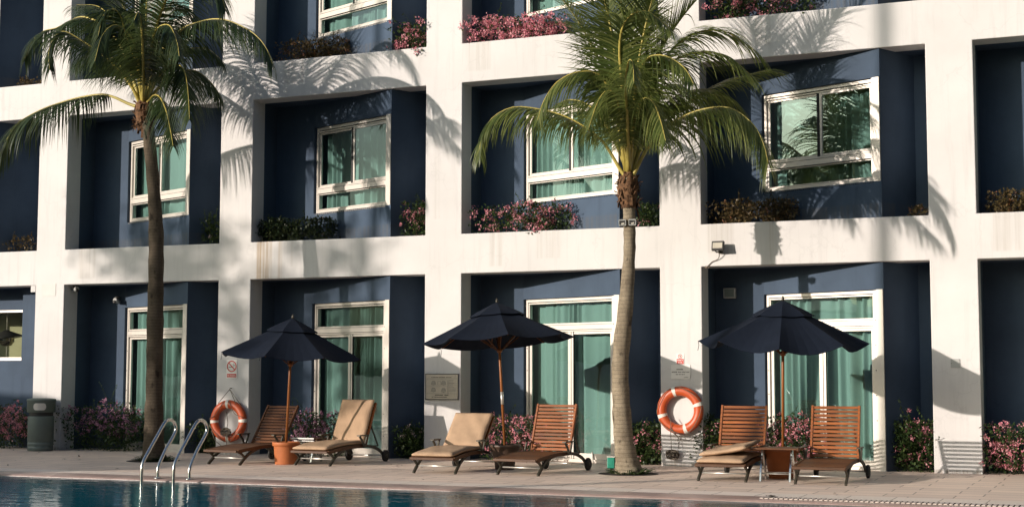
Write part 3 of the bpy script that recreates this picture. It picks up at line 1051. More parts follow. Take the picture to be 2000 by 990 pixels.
FRONDS_LEFT = [
 ([(3.184,-2.1,5.693),(2.983,-2.119,5.763),(2.703,-2.145,5.889),(2.47,-2.166,5.945),(2.061,-2.201,5.918),(1.729,-2.23,5.859),(1.405,-2.26,5.782),(1.082,-2.29,5.661),(0.819,-2.318,5.509),(0.678,-2.345,5.271),(0.568,-2.37,5.04),(0.476,-2.4,4.747)],0.72,1.00,0.18),
 ([(3.254,-2.1,5.73),(3.339,-2.304,6.032),(3.422,-2.504,6.321),(3.424,-2.63,6.494),(3.438,-2.839,6.779),(3.46,-2.978,6.967),(3.422,-3.059,7.058),(3.339,-3.128,7.05),(3.3,-3.223,6.91),(3.372,-3.4,6.581)],0.72,1.00,0.20),
 ([(3.212,-2.1,5.776),(2.762,-2.012,6.679),(2.29,-1.96,7.164),(1.877,-1.927,7.35),(1.604,-1.907,7.327),(1.271,-1.88,7.232),(0.957,-1.856,7.203),(0.675,-1.829,7.029),(0.526,-1.8,6.753)],0.62,1.00,0.20),
 ([(3.203,-2.1,5.734),(3.122,-2.189,5.977),(2.984,-2.282,6.207),(2.723,-2.415,6.497),(2.371,-2.564,6.767),(2.091,-2.67,6.922),(1.941,-2.734,6.811),(1.918,-2.819,6.542),(2.017,-2.9,6.265)],0.65,1.00,0.20),
 ([(3.295,-2.1,5.711),(3.503,-2.252,5.937),(3.685,-2.355,6.071),(4.026,-2.502,6.197),(4.25,-2.583,6.212),(4.412,-2.646,6.13),(4.555,-2.746,5.929),(4.713,-2.905,5.608),(4.879,-3.1,5.223)],0.80,1.00,0.20),
 ([(3.295,-2.1,5.702),(3.55,-2.245,5.826),(3.751,-2.326,5.78),(3.993,-2.487,5.529),(4.23,-2.695,5.195),(4.444,-2.9,4.869)],0.60,1.00,0.20),
 ([(3.285,-2.1,5.728),(3.548,-2.168,6.411),(3.974,-2.221,6.824),(4.49,-2.263,6.959),(4.918,-2.296,6.936),(5.333,-2.33,6.759),(5.575,-2.352,6.594),(5.761,-2.375,6.387),(5.891,-2.4,6.13)],0.65,1.00,0.20),
 ([(3.285,-2.1,5.728),(3.398,-1.823,6.322),(3.609,-1.635,6.641),(3.787,-1.533,6.733),(4.011,-1.419,6.729),(4.185,-1.3,6.575)],0.60,0.85,0.20),
 ([(3.264,-2.1,5.747),(3.315,-2.158,6.601),(3.393,-2.238,7.762),(3.456,-2.3,8.673)],0.75,0.00,0.20),
 ([(3.274,-2.1,5.746),(3.539,-2.262,6.728),(3.989,-2.401,7.491),(4.526,-2.477,7.664),(4.957,-2.538,7.398),(5.149,-2.6,6.999)],0.70,0.80,0.20),
 ([(3.244,-2.1,5.748),(3.039,-2.14,6.884),(2.7,-2.169,7.68),(2.183,-2.186,7.989),(1.719,-2.2,7.947)],0.70,0.50,0.20),
 ([(3.295,-2.1,5.719),(3.486,-1.801,6.191),(3.745,-1.604,6.353),(3.917,-1.488,6.319),(4.068,-1.337,6.147),(4.151,-1.2,5.951)],0.55,0.95,0.20),
 ([(3.254,-2.1,5.739),(3.57,-2.659,6.311),(3.676,-3.004,6.639),(3.564,-3.243,6.759),(3.494,-3.455,6.558),(3.64,-3.8,6.076)],0.65,1.00,0.20),
 ([(3.274,-2.1,5.737),(3.845,-2.738,6.354),(4.221,-3.087,6.653),(4.591,-3.269,6.658),(4.901,-3.495,6.345),(5.102,-3.7,6.052)],0.65,1.00,0.20),
 ([(3.234,-2.1,5.732),(2.652,-1.721,6.314),(2.012,-1.391,6.782),(1.374,-1.142,6.932),(0.847,-0.9,6.796)],0.65,0.90,0.20),
 ([(3.264,-2.1,5.73),(2.945,-1.439,6.869),(2.875,-1.08,7.484),(3.051,-0.89,7.646),(3.235,-0.7,7.538)],0.65,0.80,0.20),
 ([(3.264,-2.1,5.738),(3.994,-3.103,6.267),(4.44,-3.744,6.566),(4.588,-4.019,6.683),(4.657,-4.2,6.52)],0.60,1.00,0.20),
 ([(3.244,-2.1,5.74),(2.78,-1.734,6.561),(2.262,-1.452,7.191),(1.611,-1.194,7.715),(0.951,-1.0,7.871)],0.65,0.70,0.20),
 ([(3.284,-2.1,5.737),(3.186,-1.63,7.068),(3.394,-1.372,7.718),(3.783,-1.2,7.896)],0.70,0.40,0.20)]


palm_right = palm('palm_tree', 'coconut palm with sunlit pale trunk carrying two small floodlights', (11.47, -1.95, 0),
     [(11.48, -1.95, -.03), (11.45, -1.95, .16), (11.40, -1.95, .5), (11.37, -1.95, 1.0), (11.36, -1.95, 1.55), (11.44, -1.95, 2.3), (11.50, -1.95, 3.03), (11.505, -1.95, 3.4), (11.50, -1.95, 3.72), (11.495, -1.95, 4.12)],
     [.215, .165, .132, .122, .116, .108, .080, .088, .084, .112], FRONDS_RIGHT, 'frond', 'trunk', 3)
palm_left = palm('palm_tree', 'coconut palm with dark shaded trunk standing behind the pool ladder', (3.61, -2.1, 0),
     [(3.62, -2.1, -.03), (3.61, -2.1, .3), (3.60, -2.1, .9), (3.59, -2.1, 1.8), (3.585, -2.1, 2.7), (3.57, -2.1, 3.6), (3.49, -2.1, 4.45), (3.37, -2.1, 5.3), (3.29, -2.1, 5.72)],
     [.20, .165, .135, .13, .125, .115, .10, .095, .115], FRONDS_LEFT, 'frond_shaded', 'trunk_shaded', 4)

for (x, y, rr) in ((11.47, -1.95, .42), (3.61, -2.1, .42)):          # planting hole in the paving
    b = MB()
    pts = [(x + rr * math.cos(a * .2618), y + rr * math.sin(a * .2618), .004) for a in range(24)]
    b.poly(pts)
    structure(b.build('tree_pit', 'soil'))

# ------------------------------------------------------------------ flowering plants
def leaf(b, p, d, n, ln, w):
    s = d.cross(n)
    if s.length < 1e-3:
        return
    s.normalize()
    k = len(b.v)
    m = p + d * ln * .45 - n * ln * .06
    b.v += [tuple(p), tuple(m + s * w), tuple(p + d * ln - n * ln * .12), tuple(m - s * w), tuple(p + d * ln * .5)]
    b.face((k, k + 1, k + 2, k + 4)); b.face((k, k + 4, k + 2, k + 3))

def rvec(r):
    while True:
        v = Vector((r.uniform(-1, 1), r.uniform(-1, 1), r.uniform(-1, 1)))
        if .05 < v.length < 1:
            return v.normalized()

def shrub(name, label, group, x0, x1, y0, y1, z0, z1, nleaf, nflo, fm='pink', lm='leaf', seed=0, boxy=.35, lsize=.055, cat='shrub', spill=0.0, clumps=9, twigs=6, flo_lo=.0, fsize=1.0):
    r = random.Random(seed * 31 + 7)
    cx, cy = (x0 + x1) / 2, (y0 + y1) / 2
    t = thing(name, label, cat, (cx, cy, z0), 0, group)
    hx, hy, h = (x1 - x0) / 2, (y1 - y0) / 2, z1 - z0
    # the outline is a union of uneven clumps
    cl = []
    for k in range(clumps):
        u = r.uniform(-.72, .72); v = r.uniform(-.6, .6); w = r.uniform(.12, .72) if k else .45
        rad = r.uniform(.26, .46)
        cl.append((Vector((u * hx, v * hy, w * h)), Vector((max(rad * hx, .08), max(rad * 1.2 * hy, .08), max(rad * h, .07)))))
    def surf():
        if r.random() < boxy:
            return Vector((r.uniform(-1, 1) * hx, r.uniform(-1, 1) * hy, r.random() ** .8 * h * .93)), Vector((r.uniform(-1, 1), r.uniform(-1.2, .4), r.uniform(-.2, 1)))
        c, s = r.choice(cl)
        d = rvec(r)
        k = r.uniform(.7, 1.08)
        return Vector((c.x + d.x * s.x * k, c.y + d.y * s.y * k, max(.0 if spill == 0 else -spill * r.random(), c.z + d.z * s.z * k))), d
    b = MB()
    for k in range(nleaf):
        p, d = surf()
        p.x = max(-hx, min(hx, p.x))
        p.z = min(p.z, h)
        dd = (d + rvec(r) * .9 + Vector((0, 0, .15))).normalized()
        n = (Vector((0, 0, 1)) + rvec(r) * .8).normalized()
        ln = lsize * r.uniform(.6, 1.25)
        leaf(b, p, dd, n, ln, ln * .30)
    for k in range(twigs):                             # wispy shoots above the mass
        c, s = r.choice(cl)
        p = c + Vector((0, 0, s.z * .7))
        D = (Vector((r.uniform(-.7, .9), r.uniform(-.8, .1), 1))).normalized()
        pts = [p]
        for q in range(6):
            D = (D + Vector((r.uniform(-.15, .3), -.05, -.12)) * .6).normalized()
            pts.append(pts[-1] + D * h * r.uniform(.06, .12))
            for e in range(3):
                ln = lsize * r.uniform(.5, .9)
                leaf(b, pts[-1], rvec(r), Vector((0, 0, 1)), ln, ln * .3)
        b.tube(pts, .0025, 3)
    b.build('foliage', lm, t)
    if nflo:
        f = MB()
        done = 0
        while done < nflo:
            p, d = surf()
            if p.z < flo_lo * h or (d.y > .35 and r.random() < .8):
                continue
            done += 1
            p = p * 1.0 + d * .03
            sz = r.uniform(.035, .075) * fsize
            for k in range(r.randint(9, 20)):
                q = p + rvec(r) * sz * r.uniform(.3, 1)
                ln = r.uniform(.022, .036) * fsize
                leaf(f, q, (rvec(r) + d * .5).normalized(), rvec(r), ln, ln * .40)
        f.build('blossoms', fm, t)
    return t

GB, LB = 'flowering shrubs on the ground between the pillars', 'plants on the balcony ledges'
shrub('flowering_shrub', 'pink and purple shrub against the wall left of the rubbish bin', GB, -2.0, -.75, -.1, .55, 0, .80, 2200, 170, 'pink', 'leaf', 1, .4, flo_lo=.25)
shrub('flowering_shrub', 'wide shaded shrub with pale and mauve flowers right of the rubbish bin', GB, -.12, 1.72, -.1, .62, 0, .84, 3600, 160, 'purple', 'leaf', 2, .4, flo_lo=.35)
shrub('green_shrub', 'dark green flowerless shrub left of the pillar with the no smoking sign', GB, 2.65, 3.32, 0, .5, 0, .56, 1500, 0, 'pink', 'leaf', 3, .5)
shrub('flowering_shrub', 'dark mauve shrub behind the orange terracotta pot', GB, 4.62, 5.74, .05, .55, 0, .76, 2300, 150, 'purple', 'leaf', 4, .35, flo_lo=.3)
shrub('flowering_shrub', 'small dark shrub with few pale flowers left of the notice board pillar', GB, 6.76, 7.34, .0, .45, 0, .55, 1700, 12, 'pale', 'leaf', 5, .6, flo_lo=.6)
shrub('flowering_shrub', 'bright pink shrub behind the brown bowl pot', GB, 8.30, 9.32, -.05, .5, 0, .78, 2400, 160, 'pink', 'leaf', 6, .35, flo_lo=.15)
shrub('flowering_shrub', 'pink topped shrub between the sunlit palm trunk and the right lifebuoy', GB, 10.72, 11.32, 0, .45, 0, .68, 2400, 34, 'pink', 'leaf', 7, .6, flo_lo=.2)
shrub('flowering_shrub', 'leafy pink shrub just right of the right lifebuoy', GB, 11.82, 12.42, -.05, .45, 0, .76, 2200, 42, 'pink', 'leaf', 8, .55, flo_lo=.15)
shrub('flowering_shrub', 'pink shrub behind the slatted side table and umbrella pole', GB, 12.82, 13.72, .0, .5, 0, .82, 2400, 155, 'pink', 'leaf', 9, .35, flo_lo=.15)
shrub('flowering_shrub', 'leafy shrub with scattered pink flowers left of the pillar with slat shadows', GB, 14.78, 15.36, 0, .5, 0, .77, 2600, 38, 'pink', 'leaf', 10, .6, flo_lo=.15)
shrub('flowering_shrub', 'sunlit pink shrub at the right edge of the terrace', GB, 16.0, 17.2, -.15, .5, 0, .74, 3200, 170, 'pink', 'leaf', 11, .45, flo_lo=.1)
# first floor ledges
shrub('ledge_plant', 'sparse dry plant on the first floor ledge at the far left', LB, -1.65, -.75, .12, .5, ZC, ZC + .26, 220, 0, 'pink', 'leafbrown', 12, .2, twigs=14)
shrub('ledge_plant', 'thin dark twiggy plant at the right end of the ledge beside the left palm', LB, 2.85, 3.33, .1, .4, ZC, ZC + .5, 500, 3, 'pale', 'leaf', 13, .2, twigs=14)
shrub('ledge_plant', 'low dark green bush on the first floor ledge above the brown stain', LB, 4.03, 5.5, .1, .6, ZC, ZC + .42, 3200, 5, 'pale', 'leaf_shaded', 14, .3, spill=.04, flo_lo=.3, fsize=.6)
shrub('ledge_plant', 'tall pink plant in the right corner of the ledge left of the first floor pillar', LB, 6.83, 7.32, .0, .35, ZC, ZC + .62, 1000, 24, 'pink', 'leaf', 15, .35, spill=.05)
shrub('ledge_plant', 'round bush with scattered pink flowers on the ledge left of the sunlit palm trunk', LB, 8.10, 9.78, .0, .5, ZC, ZC + .50, 2600, 95, 'pink', 'leaf', 16, .25, spill=.03, fsize=1.15)
shrub('ledge_plant', 'small green plant in the ledge corner right of the palm floodlights', LB, 10.95, 11.32, .03, .4, ZC, ZC + .38, 700, 5, 'pink', 'leaf', 17, .4, spill=.04)
shrub('ledge_plant', 'brown dry bush on the ledge below the window with palm reflections', LB, 12.04, 13.4, .08, .6, ZC, ZC + .37, 2600, 12, 'orangefl', 'leafbrown', 18, .35, fsize=.5)
shrub('ledge_plant', 'tiny plant in the ledge corner above the wall floodlight bay', LB, 15.05, 15.31, .1, .35, ZC, ZC + .16, 160, 2, 'orangefl', 'leafbrown', 19, .4, fsize=.6)
shrub('ledge_plant', 'brown bush on the first floor ledge at the right edge', LB, 16.1, 17.1, .08, .6, ZC, ZC + .34, 2000, 8, 'orangefl', 'leafbrown', 20, .4, fsize=.5)
# second floor ledges
shrub('ledge_plant', 'small brown plant on the top left second floor ledge', LB, -1.42, -.78, .1, .45, ZA, ZA + .16, 260, 0, 'pink', 'leafbrown', 21, .3, twigs=8)
shrub('ledge_plant', 'brown and yellow bush on the second floor ledge above the shadowed window', LB, 4.38, 5.7, .05, .5, ZA, ZA + .38, 2400, 30, 'orangefl', 'leafbrown', 22, .3, fsize=.6, twigs=14)
shrub('ledge_plant', 'green plant with two big pink clumps in the second floor ledge corner', LB, 6.62, 7.36, -.06, .35, ZA - .05, ZA + .52, 1100, 64, 'pink', 'leaf', 23, .2, spill=.08, flo_lo=-.2, fsize=1.25)
shrub('ledge_plant', 'dense mass of bright pink flowers on the ledge left of the sunlit palm crown', LB, 7.97, 9.78, -.04, .45, ZA, ZA + .45, 1500, 330, 'pink', 'leaf', 24, .3, spill=.02, fsize=1.15)
shrub('ledge_plant', 'green bush with hanging pink flowers on the second floor ledge right of the sunlit palm', LB, 12.1, 13.75, -.04, .45, ZA - .04, ZA + .55, 3000, 120, 'pink', 'leaf', 25, .3, spill=.14, fsize=1.15)

# ------------------------------------------------------------------ sun loungers
def lounger(label, cx, cy, rz, ang, wood='teak', back=.70, seat_m='teak_shaded'):
    t = thing('sun_lounger', label, 'sun lounger', (cx, cy, 0), rz, 'wooden sun loungers on the terrace')
    hw = .315
    Sx = Vector((1, 0, 0))
    for sg in (-1, 1):                                 # arched side frame from front foot to wheel
        arch = spline([(0, 0, .0), (0, .10, .085), (0, .24, .178), (0, .48, .25), (0, .80, .268), (0, 1.12, .25), (0, 1.36, .185), (0, 1.5, .09)], 26)
        b = MB()
        b.strip([p + Vector((sg * hw, 0, 0)) for p in arch], .030, .044, Sx)
        b.strip([(sg * hw, -.03, .205), (sg * hw, .04, .175), (sg * hw, .13, .105)], .026, .036, Sx)   # brace to the seat nose
        b.build('side_frame', 'bronze', t, bevel=.004, seg=1)
        b = MB()
        xo = sg * (hw + .045)
        b.strip([(xo, .70, .43), (xo, .96, .433)], .055, .018, Sx)
        b.strip([(xo, .74, .421), (xo, .81, .35), (xo, .865, .25)], .02, .03, Sx)
        b.strip([(xo, .95, .423), (xo, .92, .35), (xo, .875, .25)], .02, .03, Sx)
        b.build('armrest', 'bronze', t)
        b = MB()
        w = sg * (hw + .03)
        b.lathe([(.03, -.022), (.078, -.022), (.09, -.014), (.09, .014), (.078, .022), (.03, .022)], n=24)
        wh = b.build('wheel', 'rubber', t, (w, 1.5, .09), (0, R(90), 0))
        b = MB(); b.lathe([(.010, -.028), (.028, -.028), (.03, .0), (.028, .028), (.010, .028)], n=14); b.build('hub', 'bronze', wh)
    b = MB()
    b.tube([(-hw, .12, .10), (hw, .12, .10)], .010, 8)
    b.build('crossbar', 'alu', t)
    b = MB()
    b.tube([(-hw, 1.5, .09), (hw, 1.5, .09)], .010, 8)
    b.build('axle', 'alu', t)
    # seat: slats on two rails, nose dipping a little
    def zs_(y):
        return .215 + .060 * math.sin(min(1, max(0, (y + .06) / .75)) * math.pi / 2)
    b = MB()
    ys = [-.035 + i * .0715 for i in range(15)]
    for i, y in enumerate(ys):
        sl = (zs_(y + .02) - zs_(y - .02)) / .04
        b.box((0, y, zs_(y)), (.60, .058, .018), Matrix.Rotation(math.atan(sl), 3, 'X'))
    for sg in (-1, 1):
        b.strip([(sg * .318, y, zs_(y) - .012) for y in ys], .03, .05, Sx)
    b.box((0, -.078, zs_(-.08) - .006), (.664, .03, .036))
    b.build('seat', seat_m, t, bevel=.003, seg=1)
    # backrest
    by, bz = .98, .285
    c, s_ = math.cos(ang), math.sin(ang)
    LB_ = back
    M = Matrix.Rotation(ang, 3, 'X')
    b = MB()
    ns = int(LB_ / .0535)
    for i in range(ns):
        q = .03 + i * .0535
        b.box((0, by + c * q, bz + s_ * q), (.585, .038, .018), M)
    for sg in (-1, 1):
        b.box((sg * .307, by + c * (LB_ / 2 - .01), bz + s_ * (LB_ / 2 - .01)), (.03, LB_ + .02, .042), M)
    b.build('backrest', wood, t, bevel=.003, seg=1)
    b = MB()                                           # prop behind the back
    for sg in (-1, 1):
        b.strip([(sg * .24, by + c * .42 + .02, bz + s_ * .42), (sg * .24, by + .46, .245)], .016, .02, Sx)
    b.tube([(-.24, by + .46, .245), (.24, by + .46, .245)], .009, 6)
    b.build('back_support', 'bronze', t)
    return t, (by, bz, ang, zs_, LB_)

def pad(b, c, size, M, seed, amp=.006, n=(14, 18), curve=None):
    """soft cushion: a box with rounded, slightly uneven surface"""
    r = random.Random(seed)
    nx, ny = n
    w, l, h = size
    ph = [r.uniform(0, 6) for _ in range(6)]
    def P(u, v, top):
        ex = min(u, 1 - u) * w
        ey = min(v, 1 - v) * l
        e = min(ex, ey, .03) / .03
        rd = math.sqrt(max(0, 1 - (1 - e) ** 2))
        z = h / 2 * (.30 + .70 * rd)
        if top:
            z += amp * (math.sin(u * 7 + ph[0]) * math.sin(v * 9 + ph[1]) + .6 * math.sin(u * 15 + v * 11 + ph[2])) * rd
            z += .010 * rd * math.sin(math.pi * u) * math.sin(math.pi * v)
        p = Vector(((u - .5) * w, (v - .5) * l, z if top else -z))
        if curve:
            p.z += curve(v)
        return tuple(Vector(c) + M @ p)
    k0 = len(b.v)
    for top in (1, 0):
        for j in range(ny + 1):
            for i in range(nx + 1):
                b.v.append(P(i / nx, j / ny, top))
    m = (nx + 1) * (ny + 1)
    for j in range(ny):
        for i in range(nx):
            a = k0 + j * (nx + 1) + i
            b.face((a, a + 1, a + nx + 2, a + nx + 1), 0, True)
            a += m
            b.face((a, a + nx + 1, a + nx + 2, a + 1), 0, True)
    def edge(i0, i1):
        b.face((i0, i0 + m, i1 + m, i1), 0, True)
    for i in range(nx):
        edge(k0 + i + 0, k0 + i + 1)
        edge(k0 + ny * (nx + 1) + i + 1, k0 + ny * (nx + 1) + i)
    for j in range(ny):
        edge(k0 + (j + 1) * (nx + 1), k0 + j * (nx + 1))
        edge(k0 + j * (nx + 1) + nx, k0 + (j + 1) * (nx + 1) + nx)

def cushion(label, t, geo, seed, folded=False):
    by, bz, ang, zs_, LB_ = geo
    q = thing('lounger_cushion', label, 'cushion', t.location, t.rotation_euler.z, 'tan lounger cushions')
    b = MB()
    l = 1.08 if not folded else 1.0
    y0 = -.07
    th = .062
    pad(b, (0, y0 + l / 2, .0), (.62, l, th), Matrix.Identity(3), seed, .005, curve=lambda v: zs_(y0 + v * l) + .012 + th / 2)
    b.build('seat_pad', 'tan', q)
    b = MB()
    if not folded:
        c, s_ = math.cos(ang), math.sin(ang)
        M = Matrix.Rotation(ang, 3, 'X')
        nrm = Vector((0, -s_, c))
        cc = Vector((0, by + c * (LB_ / 2 + .02), bz + s_ * (LB_ / 2 + .02))) + nrm * .046
        pad(b, cc, (.60, LB_ + .02, .066), M, seed + 1, .007)
        b.build('back_pad', 'tan', q)
        b = MB()
        for k in (0, 1):                               # corner ties
            p = Vector((.295, by + c * (LB_ - .02 - .05 * k), bz + s_ * (LB_ - .02 - .05 * k))) + nrm * .02
            b.tube([p, p + Vector((.03, .01, -.03)), p + Vector((.015, .04, -.07)), p + Vector((.035, .03, -.12))], .004, 5)
        b.build('tie', 'tan', q)
    else:
        M = Matrix.Rotation(R(3), 3, 'Y') @ Matrix.Rotation(R(4), 3, 'X')
        pad(b, (-.0, .42, .395), (.62, .74, .058), M, seed + 1, .006, curve=lambda v: .0)
        # one corner of the folded flap curls up at the right
        for i, p in enumerate(b.v):
            x, y, z = p
            b.v[i] = (x, y, z + .085 * max(0, (x + .1) / .41) ** 1.6 - .05 * max(0, -x / .31))
        b.build('back_pad', 'tan', q)
    return q

L1, g1 = lounger('bare dark wooden lounger left of the orange terracotta pot', 5.19, -2.49, R(-9), R(57), wood='teak_dim')
L2, g2 = lounger('lounger with upright tan cushion right of the orange terracotta pot', 6.54, -2.16, R(-5), R(66))
L3, g3 = lounger('lounger with low reclined tan cushion in front of the notice board pillar', 9.0, -3.03, R(1), R(46), back=.64)
L4, g4 = lounger('bare orange brown lounger right of the brown bowl pot', 10.19, -2.89, R(-6), R(71))
L5, g5 = lounger('lounger with a folded tan cushion right of the right lifebuoy', 13.04, -2.89, R(-1), R(73))
L6, g6 = lounger('bare orange brown lounger right of the slatted side table', 14.32, -2.96, R(0), R(76))
cushion('upright tan cushion on the lounger right of the orange terracotta pot', L2, g2, 1)
cushion('reclined tan cushion on the lounger in front of the notice board pillar', L3, g3, 2)
cushion('folded tan cushion on the lounger right of the right lifebuoy', L5, g5, 3, True)

# ------------------------------------------------------------------ side tables
def side_table(label, x, y, rz, w, d, h):
    t = thing('side_table', label, 'side table', (x, y, 0), rz, 'low side tables between loungers')
    b = MB()
    for i in range(6):
        b.box((0, -d / 2 + d * (i + .5) / 6, h), (w, d / 6 - .008, .02))
    b.box((-w / 2 - .012, 0, h - .004), (.024, d, .034)); b.box((w / 2 + .012, 0, h - .004), (.024, d, .034))
    b.build('table_top', 'teak_dim', t, bevel=.003, seg=1)
    for sx in (-1, 1):
        for sy in (-1, 1):
            b = MB()
            X = sx * (w / 2 - .10)
            b.strip(spline([(X, sy * .02, h - .01), (X, sy * .05, h * .7), (X, sy * (d / 2 - .09), h * .35), (X, sy * (d / 2 - .05), 0)], 8), .022, .028, Vector((1, 0, 0)))
            b.build('leg', 'steel', t)
    b = MB()
    for sy in (-1, 1):
        b.tube([(-w / 2 + .1, sy * (d / 2 - .075), .10), (w / 2 - .1, sy * (d / 2 - .075), .10)], .008, 6)
    b.build('crossbar', 'alu', t)
    return t
side_table('low slatted side table between the two right loungers', 13.67, -2.45, R(2), .58, .46, .42)
t = side_table('low side table with two white rails behind the orange terracotta pot', 5.95, -1.25, R(0), .46, .42, .36)
b = MB()
b.box((.02, -.235, .372), (.40, .018, .022)); b.box((.04, -.235, .335), (.36, .018, .014))
b.build('rail', 'signw', t)

# ------------------------------------------------------------------ pots and umbrellas
def pot(label, x, y, prof, m, soil_z, soil_r, group='umbrella pots'):
    t = thing('plant_pot', label, 'pot', (x, y, 0), 0, group)
    b = MB(); b.lathe(prof, n=40); b.build('pot_body', m, t)
    b = MB(); b.lathe([(soil_r, soil_z), (soil_r * .5, soil_z + .012), (.01, soil_z + .02)], n=24); b.build('soil', 'soil', t)
    return t
pot('straight orange terracotta pot holding the left umbrella', 5.96, -1.95,
    [(.168, 0), (.172, .01), (.190, .27), (.192, .275), (.213, .28), (.216, .33), (.212, .338), (.195, .338), (.19, .30)], 'terra', .298, .19)
pot('dark brown bowl pot holding the middle umbrella', 9.52, -1.75,
    [(.135, 0), (.14, .012), (.155, .12), (.20, .25), (.222, .315), (.236, .32), (.238, .352), (.23, .36), (.21, .355), (.2, .32)], 'brownpot', .318, .205)
pot('large tapered terracotta pot behind the slatted side table', 13.60, -1.93,
    [(.155, 0), (.16, .01), (.215, .34), (.245, .345), (.25, .40), (.245, .408), (.225, .405), (.21, .37)], 'terra', .37, .215)

def umbrella(label, x, y, z0, ztop, tilt, spin, sag, seed, joint=False):
    t = thing('patio_umbrella', label, 'umbrella', (x, y, z0), 0, 'navy umbrellas', rot=tilt)
    H = ztop - z0
    rnd = random.Random(seed)
    Rr, rise, nr = 1.13, .52, 8
    flop = [rnd.uniform(-.05, .03) * sag for _ in range(nr)]
    def cz(k, i_, frac):
        """height of the cloth at radius fraction k, rib index i_, position between ribs frac"""
        z = H - .05 - rise * (k ** 1.08) - .05 * math.sin(math.pi * k) * .3
        rib = (1 - frac) * flop[i_ % nr] + frac * flop[(i_ + 1) % nr]
        z += rib * k * k
        z -= (.035 + .05 * sag) * 4 * frac * (1 - frac) * k ** 2
        return z
    def canopy(k0, k1, dz, m=8, q=6):
        b = MB()
        rows = []
        for a in range(m + 1):
            k = k0 + (k1 - k0) * a / m
            row = []
            for i in range(nr):
                a0 = spin + 2 * math.pi * i / nr
                a1 = spin + 2 * math.pi * (i + 1) / nr
                for e in range(q):
                    f = e / q
                    px = (1 - f) * math.cos(a0) + f * math.cos(a1)
                    py = (1 - f) * math.sin(a0) + f * math.sin(a1)
                    s = 1 - .06 * 4 * f * (1 - f) * k
                    row.append(len(b.v))
                    b.v.append((px * Rr * k * s, py * Rr * k * s, cz(k, i, f) + dz * (1 if a < m else .75)))
            rows.append(row)
        n = len(rows[0])
        for r0, r1 in zip(rows, rows[1:]):
            for j in range(n):
                e = j % q
                b.face((r0[j], r1[j], r1[(j + 1) % n], r0[(j + 1) % n]), 0, False)
        return b, rows[-1]
    b, rim = canopy(.04, 1.0, 0)
    o = b.build('canopy', 'navy', t)
    so = o.modifiers.new('cloth', 'SOLIDIFY'); so.thickness = .006
    b, rim = canopy(.02, .37, .045, 4)
    o = b.build('vent_cap', 'navy', t)
    so = o.modifiers.new('cloth', 'SOLIDIFY'); so.thickness = .006
    b = MB()
    b.tube([(0, 0, 0), (0, 0, H - .06)], .020, 12)
    p = b.build('pole', 'teakv', t)
    if joint:
        b = MB(); b.tube([(0, 0, .62), (0, 0, .80)], .0225, 12); b.build('pole_joint', 'alu', p)
    b = MB(); b.lathe([(.012, H - .02), (.022, H + .0), (.016, H + .03), (.006, H + .055)], n=10); b.build('finial', 'bronze', t)
    for i in range(nr):
        a = spin + 2 * math.pi * i / nr
        ca, sa = math.cos(a), math.sin(a)
        b = MB()
        pts = []
        for k in (.05, .3, .6, .98):
            pts.append((ca * Rr * k, sa * Rr * k, cz(k, i, 0) - .018))
        b.strip(pts, .014, .02, Vector((-sa, ca, 0)))
        b.strip([(ca * .03, sa * .03, H - .72), (ca * Rr * .5, sa * Rr * .5, cz(.5, i, 0) - .025)], .012, .016, Vector((-sa, ca, 0)))
        b.build('rib', 'teak_dim', t)
    b = MB(); b.lathe([(.022, H - .75), (.04, H - .74), (.04, H - .69), (.022, H - .68)], n=12); b.build('hub', 'teakv', t)
    b = MB()
    for i in (3, 4):
        a = spin + 2 * math.pi * i / nr
        p = Vector((math.cos(a) * Rr, math.sin(a) * Rr, cz(1, i, 0)))
        b.tube([p, p + Vector((.01, 0, -.06)), p + Vector((-.005, 0, -.13))], .004, 4)
    b.build('tie_strap', 'navy', t)
    return t
umbrella('navy umbrella standing in the straight orange terracotta pot', 5.955, -1.95, .30, 2.24, (R(1), R(3.2), 0), R(12), .5, 1)
umbrella('navy umbrella tilted up to the right over the brown bowl pot', 9.52, -1.75, .32, 2.44, (R(-1.5), R(-4.2), 0), R(30), .25, 2, True)
umbrella('navy umbrella with wavy drooping rim behind the right slatted side table', 13.63, -1.93, .37, 2.37, (R(2), R(1.2), 0), R(10), 1.3, 5)

